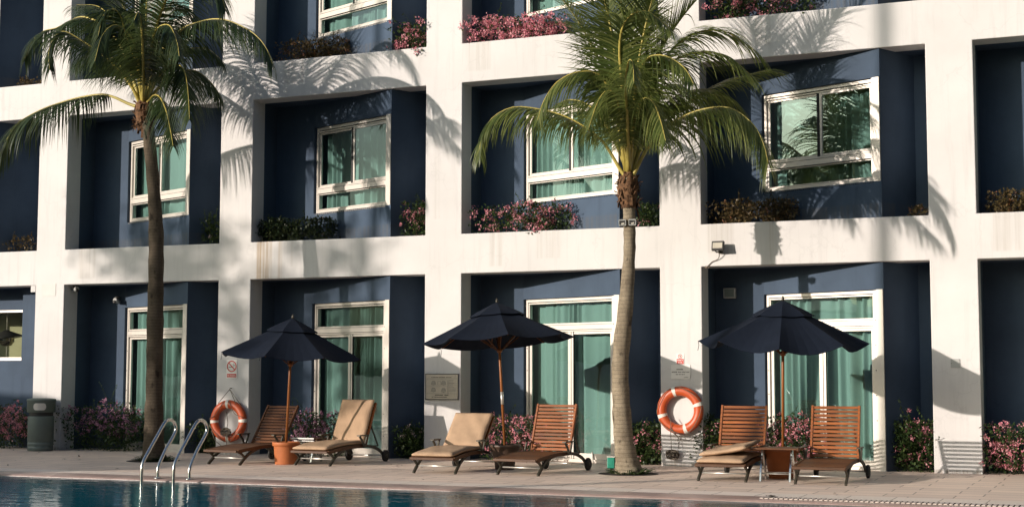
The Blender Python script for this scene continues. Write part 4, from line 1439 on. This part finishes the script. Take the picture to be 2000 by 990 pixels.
# ------------------------------------------------------------------ lifebuoys
def lifebuoy(label, x, z, rot, hang, seed):
    t = thing('lifebuoy', label, 'lifebuoy', (x, -.085, z), 0, 'orange lifebuoys')
    Rm, rm = .287, .073
    def torus(r0, a0, a1, n, m):
        b = MB()
        full = abs(a1 - a0) > 6.2
        cnt = n if full else n + 1
        for i in range(cnt):
            a = a0 + (a1 - a0) * i / n
            for j in range(m):
                th = 2 * math.pi * j / m
                q = Rm + r0 * math.cos(th)
                b.v.append((q * math.cos(a), r0 * .86 * math.sin(th), q * math.sin(a)))
        for i in range(n):
            for j in range(m):
                i2 = (i + 1) % cnt if full else i + 1
                b.face((i * m + j, i * m + (j + 1) % m, i2 * m + (j + 1) % m, i2 * m + j), 0, True)
        return b
    torus(rm, 0, 2 * math.pi, 72, 20).build('ring', 'orange', t)
    for k in range(4):
        a = rot + k * math.pi / 2
        torus(rm + .003, a - .085, a + .085, 6, 20).build('white_band', 'tape', t)
    b = MB()                                           # grab line
    for k in range(4):
        a = rot + k * math.pi / 2 + .12
        pts = []
        for i in range(9):
            u = i / 8
            aa = a + u * (math.pi / 2 - .24)
            q = Rm + rm * .9 - .10 * math.sin(math.pi * u) * (1 if seed == 1 else .3)
            pts.append((q * math.cos(aa), -.068 - .02 * math.sin(math.pi * u), q * math.sin(aa) - (.05 if seed == 1 else .0) * math.sin(math.pi * u)))
        b.tube(pts, .0055, 6)
    b.build('grab_line', 'rope', t)
    r = random.Random(seed)
    if hang:
        b = MB()
        b.tube([(0, .083, .56), (0, .03, .56), (0, .02, .54), (0, .03, .52)], .008, 6)
        b.build('hook', 'bronze', t)
        b = MB()
        b.tube([(-.17, -.07, .30), (0, .02, .545), (.19, -.07, .29)], .006, 6)
        b.tube([(0, .02, .54), (.22, .06, .26)], .005, 6)
        b.build('hanging_rope', 'rope', t)
    cx, cz_ = (.02, -.33) if hang else (-.13, -.66)
    b = MB()                                           # bundled throwing line
    pts = []
    for i in range(150):
        a = i * .45 + r.uniform(-.2, .2)
        q = .055 + .035 * math.sin(i * .31) + r.uniform(-.012, .012)
        pts.append((cx + q * math.cos(a) * 1.15, -.10 + r.uniform(-.045, .03) if hang else .02 + r.uniform(-.05, .04), cz_ + q * math.sin(a) * .8 + (.15 if hang else 0)))
    b.tube(pts, .008, 5)
    if hang:
        b.tube([(-.06, .02, .16), (-.0, -.02, -.02), (.03, -.09, -.13)], .005, 6)
        b.tube([(-.30, -.06, -.16), (-.24, -.05, -.33), (-.1, -.05, -.42), (.03, -.09, -.40), (.04, -.1, -.26)], .006, 6)
    else:
        b.tube([(-.15, -.05, -.10), (-.12, -.085, -.18), (-.13, -.08, -.27), (-.14, .0, -.6)], .0055, 6)
        b.tube([(-.13, -.08, -.26), (-.02, -.02, -.42), (.12, .04, -.45), (.26, .05, -.36)], .006, 6)
        b.tube([(-.14, -.05, -.3), (-.05, .03, -.40), (-.03, .03, -.58)], .005, 6)
    b.build('throwing_line', 'rope', t)
    return t
lifebuoy('orange lifebuoy hanging by a rope under the no smoking sign', 3.66, .572, R(92), True, 1)
lifebuoy('orange lifebuoy under the small white notice beside the sunlit palm', 11.675, .84, R(17), False, 2)

# ------------------------------------------------------------------ signs and fittings on the wall
def text(s, size, parent, loc, m, name='lettering', sx=1):
    c = bpy.data.curves.new(name, 'FONT')
    c.body = s
    c.size = size
    c.align_x = 'CENTER'
    c.align_y = 'CENTER'
    c.extrude = .0008
    c.materials.append(MT[m])
    o = bpy.data.objects.new(name, c)
    COL.objects.link(o)
    o.parent = parent
    o.location = loc
    o.rotation_euler = (R(90), 0, 0)
    o.scale = (sx, 1, 1)
    bpy.context.view_layer.update()
    me = bpy.data.meshes.new_from_object(o.evaluated_get(bpy.context.evaluated_depsgraph_get()))
    q = bpy.data.objects.new(name, me)
    bpy.data.objects.remove(o)
    COL.objects.link(q)
    q.name = name
    q.parent = parent
    q.location = loc
    q.rotation_euler = (R(90), 0, 0)
    q.scale = (sx, 1, 1)
    return q

def annulus(b, cx, cz_, r0, r1, y0, y1, n=36, mi=0):
    for i in range(n):
        a0, a1 = 2 * math.pi * i / n, 2 * math.pi * (i + 1) / n
        P = lambda r, a, y: (cx + r * math.cos(a), y, cz_ + r * math.sin(a))
        b.poly([P(r0, a0, y0), P(r1, a0, y0), P(r1, a1, y0), P(r0, a1, y0)], mi)
        b.poly([P(r1, a0, y0), P(r1, a0, y1), P(r1, a1, y1), P(r1, a1, y0)], mi)

t = thing('no_smoking_sign', 'white and red no smoking sign above the left lifebuoy', 'sign', (3.655, 0, 1.462))
b = MB(); b.span((-.108, -.008, -.158), (.108, -.002, .158)); b.build('panel', 'signw', t)
b = MB(); annulus(b, 0, .045, .078, .098, -.0105, -.008)
b.box((0, -.0105, .045), (.16, .003, .018), Matrix.Rotation(R(45), 3, 'Y')); b.build('prohibition_ring', 'red', t)
b = MB(); b.box((-.012, -.0098, .033), (.085, .002, .015)); b.box((-.052, -.0102, .033), (.018, .002, .016))
b.strip([(.03, -.0098, .05), (.045, -.0098, .065), (.03, -.0098, .085), (.04, -.0098, .1)], .002, .007, Vector((0, 1, 0)))
b.strip([(.048, -.0098, .05), (.06, -.0098, .062), (.048, -.0098, .08)], .002, .007, Vector((0, 1, 0))); b.build('cigarette_symbol', 'greyink', t)
b = MB(); b.span((-.094, -.0105, -.142), (.094, -.008, -.082)); b.build('red_band', 'red', t)
text('No Smoking', .036, t, (0, -.0115, -.112), 'signw', sx=.92)

t = thing('notice_board', 'beige framed board of diagrams on the pillar behind the reclined cushion', 'notice board', (7.672, 0, 1.175))
b = MB(); b.span((-.285, -.018, -.20), (.285, -.003, .20)); b.build('panel', 'signb', t)
b = MB()
for s in (-1, 1):
    b.span((-.292, -.024, s * .203 - .005), (.292, -.0182, s * .203 + .005))
    b.span((s * .290 - .005, -.024, -.197), (s * .290 + .005, -.0182, .197))
    for q in (-1, 1):
        b.lathe([(.0, 0), (.013, 0), (.013, .01), (.0, .012)], (s * .288, -.02, q * .203 - .005), 10)
b.build('border', 'ink', t)
b = MB()
y0, y1 = -.0205, -.0181
for (x0, x1, z, k) in ((-.27, .27, .128, 1), (-.27, .09, .112, 1), (-.27, .27, -.112, 1), (-.27, .09, .012, .6), (.11, .27, .05, 1), (.12, .27, .025, .6)):
    b.span((x0, y0, z), (x1, y1, z + .004 * k))
for x in (.098, .115):
    b.span((x, y0 - .0004, -.11), (x + .003, y1, .11))
for (x, z) in ((-.15, .06), (.03, .06), (-.15, -.05), (.03, -.055)):
    for q in range(3):
        b.span((x - .045 + q * .008, y0, z - .028 + q * .02), (x + .045 - q * .006, y1, z - .020 + q * .022))
    annulus(b, x, z, .030, .036, y0 - .0008, y1, 16)
b.span((-.075, y0, .03), (-.07, y1, .09)); b.span((-.02, y0, .03), (-.016, y1, .09)); b.span((-.069, y0, .086), (-.021, y1, .09))
r = random.Random(4)
for i in range(9):
    z = .098 - i * .022
    b.span((.13, y0 - .0002, z), (.13 + r.uniform(.06, .135), y1, z + .007))
b.build('diagram', 'greyink', t)
b = MB()
for (z, hh, segs) in ((.145, .010, ((-.19, -.06), (-.05, .06), (.075, .17))), (-.14, .014, ((-.12, .02), (.05, .12))), (-.17, .011, ((-.18, -.15), (-.13, .09)))):
    for x0, x1 in segs:
        x = x0
        while x < x1:
            w = r.uniform(.008, .016)
            b.span((x, y0 - .001, z), (min(x + w, x1), y1, z + hh * r.uniform(.75, 1)))
            x += w + .004
b.build('lettering', 'ink', t)

def word_rows(t, rows, m, y):
    b = MB()
    r = random.Random(9)
    for (x0, x1, z, hh) in rows:
        x = x0
        while x < x1:
            for k in range(r.randint(3, 6)):
                w = hh * r.uniform(.35, .6)
                if x + w > x1: break
                b.span((x, y - .002, z), (x + w, y, z + hh * r.uniform(.8, 1)))
                x += w + hh * .22
            x += hh * .5
    return b.build('lettering', m, t)
t = thing('warning_sign', 'tiny red and white prohibition sign above the white notice', 'sign', (11.657, 0, 1.61))
b = MB(); b.span((-.062, -.006, -.082), (.062, -.002, .082)); b.build('panel', 'signw', t)
b = MB(); b.span((-.055, -.0075, -.076), (.055, -.006, .0)); b.build('red_band', 'red', t)
b = MB(); annulus(b, 0, .038, .026, .034, -.0075, -.006, 24); b.box((0, -.0068, .038), (.055, .0015, .006), Matrix.Rotation(R(45), 3, 'Y')); b.build('prohibition_ring', 'red', t)
b = MB(); b.box((0, -.0066, .036), (.012, .001, .024)); b.box((.004, -.0066, .05), (.02, .001, .008)); b.build('pictogram', 'ink', t)
word_rows(t, [(-.045, .045, -.03, .016), (-.035, .035, -.062, .014)], 'signw', -.0076)
t = thing('notice_sign', 'white notice with three lines of print above the right lifebuoy', 'sign', (11.665, 0, 1.415))
b = MB(); b.span((-.15, -.010, -.108), (.15, -.002, .108)); b.build('panel', 'signw', t)
word_rows(t, [(-.062, .05, .028, .024), (-.138, .135, -.012, .020), (-.075, .072, -.046, .018)], 'greyink', -.0101)
b = MB(); b.span((.045, -.0112, -.088), (.12, -.0101, -.082)); b.span((.06, -.0112, -.078), (.105, -.0101, -.074)); b.build('emblem', 'greyink', t)

t = thing('cover_plate', 'square grey blanking plate on the right pillar in the umbrella shadow', 'wall plate', (15.665, 0, 1.535))
b = MB(); b.box((0, -.006, 0), (.125, .008, .125)); b.build('plate', 'plate', t, bevel=.003)
b = MB()
for sx in (-1, 1):
    b.box((sx * .05, -.0112, .0), (.008, .002, .008)); b.box((sx * .053, -.0112, .053), (.006, .002, .006))
b.build('screw', 'ink', t)
t = thing('wall_speaker', 'small grey white box speaker high on the dark wall above the right lifebuoy bay', 'speaker', (12.245, .78, 2.63))
b = MB(); b.box((0, -.045, 0), (.19, .085, .16)); b.build('housing', 'plate', t, bevel=.012)
b = MB(); b.box((0, -.089, 0), (.15, .004, .12)); b.build('front_grille', 'binm', t)
t = thing('access_panel', 'painted square access panel high on the left pillar', 'wall panel', (-.345, 0, 2.91))
b = MB()
b.box((0, -.003, 0), (.32, .006, .225)); b.build('panel', 'panelw', t)

t = thing('wall_floodlight', 'black floodlight with bright lens on the white beam, cable trailing left', 'floodlight', (12.30, 0, 3.28))
b = MB()
Mx = Matrix.Rotation(R(-12), 3, 'X')
b.box((0, -.15, .01), (.19, .06, .145), Mx); b.box((0, -.115, .005), (.15, .05, .10), Mx)
b.build('housing', 'ink', t, bevel=.012)
b = MB(); b.box((0, -.183, .016), (.145, .006, .085), Mx); b.build('lens', 'lampglass', t)
b = MB(); b.strip([(-.07, -.13, -.04), (-.05, -.05, -.075), (.05, -.05, -.075), (.07, -.13, -.04)], .02, .006, Vector((0, 0, 1))); b.box((0, -.025, -.07), (.05, .05, .04)); b.build('bracket', 'bronze', t)
b = MB(); b.tube(spline([(-.0, -.10, -.06), (-.01, -.05, -.14), (-.05, -.02, -.185), (-.13, -.012, -.215), (-.19, -.012, -.27), (-.225, -.01, -.31)], 16), .006, 6); b.box((-.21, .02, -.29), (.07, .05, .03)); b.build('cable', 'rope', t)

def lamp_on_palm(label, x):
    t = thing('palm_floodlight', label, 'floodlight', (x, -2.075, 3.49), 0, 'floodlights strapped to the palm trunk')
    tilt = (R(16), 0, R(8))
    b = MB()
    b.box((0, .0, 0), (.094, .05, .080)); b.box((0, .035, .0), (.07, .03, .055))
    for s_ in (-1, 1):
        b.box((0, -.031, s_ * .0365), (.102, .012, .010)); b.box((s_ * .046, -.031, 0), (.010, .012, .063))
    b.build('housing', 'plate', t, rot=tilt, bevel=.003)
    b = MB(); b.box((0, -.0275, 0), (.078, .004, .060)); b.build('lamp_well', 'ink', t, rot=tilt)
    b = MB(); b.box((.005, -.031, -.012), (.045, .004, .022), Matrix.Rotation(R(-12), 3, 'Y')); b.build('lens', 'lampglass', t, rot=tilt)
    b = MB(); b.box((0, .06, .0), (.03, .06, .03)); b.build('bracket', 'bronze', t)
lamp_on_palm('left one of the two small white floodlights on the palm trunk', 11.447)
lamp_on_palm('right one of the two small white floodlights on the palm trunk', 11.592)

def cctv(label, loc, rz):
    t = thing('security_camera', label, 'security camera', loc, rz, 'security cameras on the left bay')
    b = MB(); b.lathe([(.055, .0), (.055, .02), (.03, .03), (.018, .06)], (0, 0, -.0), 16); b.build('mount', 'ink', t, rot=(R(180), 0, 0))
    b = MB(); b.lathe([(.03, -.08), (.04, -.075), (.042, .07), (.036, .08)], n=16); b.build('camera_body', 'plate', t, (0, -.02, -.08), (R(78), 0, R(20)))
    b = MB(); b.lathe([(.005, .0), (.03, .002), (.03, .01), (.005, .012)], n=14); b.build('lens', 'ink', t, (.025, -.1, -.1), (R(78), 0, R(20)))
cctv('small security camera under the beam at the left pillar', (.10, .2, ZD - .003), R(40))
cctv('dark security camera on the blue wall left of the shaded glass door', (.66, .70, 2.80), R(-10))

# ------------------------------------------------------------------ things on the terrace
t = thing('rubbish_bin', 'grey green cylindrical bin with white badge and black slot by the left pillar', 'bin', (-.17, -.32, 0))
b = MB(); b.lathe([(.20, 0), (.222, .01), (.224, .08), (.219, .085), (.219, .09), (.224, .095), (.224, .15), (.219, .155), (.219, .16), (.226, .165), (.230, .60), (.228, .615), (.21, .62)], n=48); b.build('body', 'binm', t)
b = MB(); b.lathe([(.205, .60), (.212, .61), (.212, .70), (.205, .71)], n=40); b.build('slot', 'ink', t)
b = MB(); b.lathe([(.225, .685), (.246, .69), (.248, .88), (.255, .885), (.256, .915), (.25, .925), (.16, .94), (.02, .945)], n=48); b.build('lid', 'binm', t)
b = MB()
for i in range(14):
    pass
n = 26
pl = []
vx = Vector((17.95 + .17, -21.48 + .32)).normalized()
a0 = math.atan2(vx.y, vx.x) - .12
for j in range(3):
    pass
def badge(u, v):
    a = a0 + u / .25
    return (.2505 * math.cos(a), .2505 * math.sin(a), .79 + v)
cols = []
for i in range(n + 1):
    u = -.115 + .23 * i / n
    e = max(0, abs(u) - .065) / .05
    hgt = .062 * math.sqrt(max(0, 1 - min(1, e) ** 2))
    cols.append((badge(u, -hgt), badge(u, hgt)))
for (p0, p1), (q0, q1) in zip(cols, cols[1:]):
    b.poly([p0, q0, q1, p1])
b.build('badge', 'tape', t)

def ladder_rail(label, x):
    t = thing('pool_ladder_rail', label, 'ladder rail', (x, -5.255, 0), 0, 'pool ladder rails')
    pts = spline([(0, 0, -.02), (0, 0, .10), (0, .03, .18), (0, .17, .37), (0, .33, .54), (0, .38, .63), (0, .34, .72), (0, .24, .76), (0, .13, .72), (0, -.04, .54), (0, -.26, .30), (0, -.33, .20), (0, -.345, .08), (0, -.345, -.2), (0, -.345, -.75)], 60)
    b = MB(); b.tube(pts, .0225, 14); b.build('handrail', 'steel', t)
    b = MB(); b.lathe([(.028, 0), (.055, .0), (.055, .008), (.03, .02)], (0, 0, -.006), 20); b.build('base_flange', 'steel', t)
    b = MB()
    return t
ladder_rail('polished pool ladder handrail nearest the left palm trunk', 6.02)
ladder_rail('polished pool ladder handrail on the side of the bare dark lounger', 6.52)
t = thing('pool_ladder_steps', 'steel steps hanging under water between the two ladder handrails', 'ladder steps', (6.27, -5.6, 0))
b = MB()
for z in (-.09, -.36, -.63):
    b.box((0, .0, z), (.452, .075, .022))
b.build('step', 'steel', t, bevel=.006)

t = thing('garden_power_box', 'small green power box on a stake beside the sunlit palm', 'power box', (11.235, -2.0, 0), R(12))
b = MB(); b.box((0, 0, .15), (.105, .085, .15)); b.build('housing', 'green', t, bevel=.012)
b = MB(); b.box((0, 0, .232), (.115, .095, .012)); b.build('lid', 'tape', t, bevel=.004)
b = MB(); b.box((0, 0, .035), (.035, .03, .075)); b.tube([(.02, .0, .07), (.06, .01, .03), (.14, .02, .008)], .008, 6); b.build('stake', 'bronze', t)
b = MB(); b.box((0, -.0435, .15), (.05, .004, .06)); b.build('door', 'green', t, bevel=.002)

t = thing('garden_ornament', 'small pale ornament standing at the foot of the glass door left of the sunlit palm', 'ornament', (10.14, .28, .005))
b = MB(); b.lathe([(.06, 0), (.062, .012), (.045, .03), (.028, .06), (.022, .10), (.012, .15), (.004, .175)], n=14); b.build('body', 'tape', t)
b = MB(); b.box((-.07, 0, .008), (.12, .05, .012)); b.build('base', 'tape', t)

def fallen_leaf(label, x, y, s, rz):
    b = MB()
    pts = [Vector((s * math.cos(a * .7854) * (1.0 if a % 2 else .8), s * .6 * math.sin(a * .7854), .006 + .02 * (a % 3) * s * 4)) for a in range(8)]
    k = len(b.v); b.v += [tuple(p) for p in pts] + [(0, 0, .03 * s * 8)]
    for a in range(8):
        b.face((k + a, k + (a + 1) % 8, k + 8))
    o = b.build('fallen_leaf', 'soil', None, (x, y, .004), (0, 0, rz))
    tag(o, label, 'leaf')
fallen_leaf('dark dead leaf lying on the pool edge below the folded cushion', 14.17, -5.03, .075, .3)
fallen_leaf('small dead leaf on the shaded paving near the rubbish bin', 2.1, -2.4, .045, 1.0)

r = random.Random(77)
b = MB()
for k in range(70):
    x, y = r.uniform(-1, 17), r.uniform(-4.4, -.4)
    s_ = r.uniform(.015, .04)
    leaf(b, Vector((x, y, .008)), Vector((r.uniform(-1, 1), r.uniform(-1, 1), r.uniform(0, .25))).normalized(), Vector((0, 0, 1)), s_ * 2, s_ * .6)
tag(b.build('leaf_litter', 'leafbrown'), 'tiny dry leaves and twigs scattered thinly over the terrace paving', 'leaf litter', kind='stuff')

# ------------------------------------------------------------------ unseen things that throw soft shade
t = thing('added_shade_pavilion', 'unseen low pavilion with sloping roof added across the pool for its shade', 'pavilion', (-9.0, -13.8, 0))  # unseen solid added to shade the lower left wall and terrace
b = MB()
pr = [(-8, 0), (4.6, 0), (4.6, 3.25), (-1.0, 4.25), (-8, 4.9)]
for y in (-1.8, 1.8):
    b.poly([(x, y, z) for x, z in (pr if y < 0 else pr[::-1])])
b.poly([(4.6, -1.8, 0), (4.6, 1.8, 0), (4.6, 1.8, 3.25), (4.6, -1.8, 3.25)])
b.poly([(-8, 1.8, 0), (-8, -1.8, 0), (-8, -1.8, 4.9), (-8, 1.8, 4.9)])
b.build('wall', 'white', t)
b = MB()
for (xa, za), (xb, zb) in zip(pr[2:], pr[3:]):
    b.strip([(xa, 0, za + .05), (xb, 0, zb + .05)], 4.0, .09, Vector((0, 1, 0)))
b.build('roof', 'roof', t)

def shade_tree(label, x, y, h, rc, nl, seed, rz=.75, big=1.0):
    r = random.Random(seed)
    t = thing('shade_tree', label, 'tree', (x, y, 0), 0, 'trees across the pool')
    b = MB()
    b.tube([(0, 0, 0), (.08, .05, h * .3), (-.05, .1, h * .6), (.05, 0, h)], [.22, .17, .13, .05], 10)
    for k in range(9):
        a = r.uniform(0, 6.28)
        z = h * r.uniform(.5, .85)
        b.tube([(0, 0, z), (math.cos(a) * rc * .4, math.sin(a) * rc * .4, z + .5), (math.cos(a) * rc * .8, math.sin(a) * rc * .8, z + .9)], [.07, .045, .015], 6)
    b.build('trunk', 'bark', t)
    b = MB()
    cl = [(Vector((r.uniform(-1, 1) * rc * .75, r.uniform(-1, 1) * rc * .75, h + r.uniform(-1, 1) * rc * rz * .7)), r.uniform(.22, .42) * rc) for _ in range(16)]
    for k in range(nl):
        c, s = r.choice(cl)
        p = c + rvec(r) * s * r.uniform(.2, 1.1)
        ln = r.uniform(.14, .26) * big
        leaf(b, p, rvec(r), rvec(r), ln, ln * .34)
    b.build('crown', 'leaf', t)
    return t
shade_tree('broad leafy tree across the pool, behind the pavilion', -10.6, -18.5, 7.6, 2.6, 2100, 1)
shade_tree('tall leafy tree across the pool, left of the pavilion', -12.2, -18.0, 8.2, 1.7, 900, 2)

def wild_fronds(base, n, L, seed):
    r = random.Random(seed)
    out = []
    for k in range(n):
        az = 2 * math.pi * k / n * 2.4 + r.uniform(-.3, .3)
        e = R(r.choice([75, 55, 40, 20]) + r.uniform(-8, 8))
        p = Vector(base)
        pts = [tuple(p)]
        for i in range(7):
            p = p + Vector((math.cos(az) * math.cos(e), math.sin(az) * math.cos(e), math.sin(e))) * L / 7
            e -= R(17)
            pts.append(tuple(p))
        out.append((pts, .7, .8, .2))
    return out
def far_palm(label, x, y, h, seed):
    top = (x + .25, y + .1, h)
    palm('palm_tree', label, (x, y, 0), [(x, y, -.03), (x + .05, y, h * .35), (x + .2, y + .05, h * .7), top], [.15, .10, .08, .10],
         wild_fronds(top, 14, 3.0, seed), 'frond_shaded', 'trunk_shaded', seed, 'coconut palms across the pool', 34.0)
far_palm('very tall coconut palm across the pool', .35, -18.3, 17.5, 31)
far_palm('tall coconut palm across the pool, by the leafy trees', -8.6, -18.8, 17.5, 33)
for i, (x, y, h, rc) in enumerate(((30, -16, 6.5, 3.6), (29.5, -9.5, 5.0, 3.8), (22.5, -1.8, 5.6, 3.0), (31, -13, 10, 3.8), (24.5, -3.0, 9.5, 3.4), (31, -21, 8, 4.2))):  # unseen tree belt added to hold back sky light from the right
    shade_tree(('round bushy tree', 'wide bushy tree', 'dark bushy tree by the wall', 'tall bushy tree', 'taller dark bushy tree', 'big bushy tree')[i] + ' added unseen beyond the right end of the pool to block sky', x, y, h, rc, 4200, 50 + i, 1.3, 2.1)
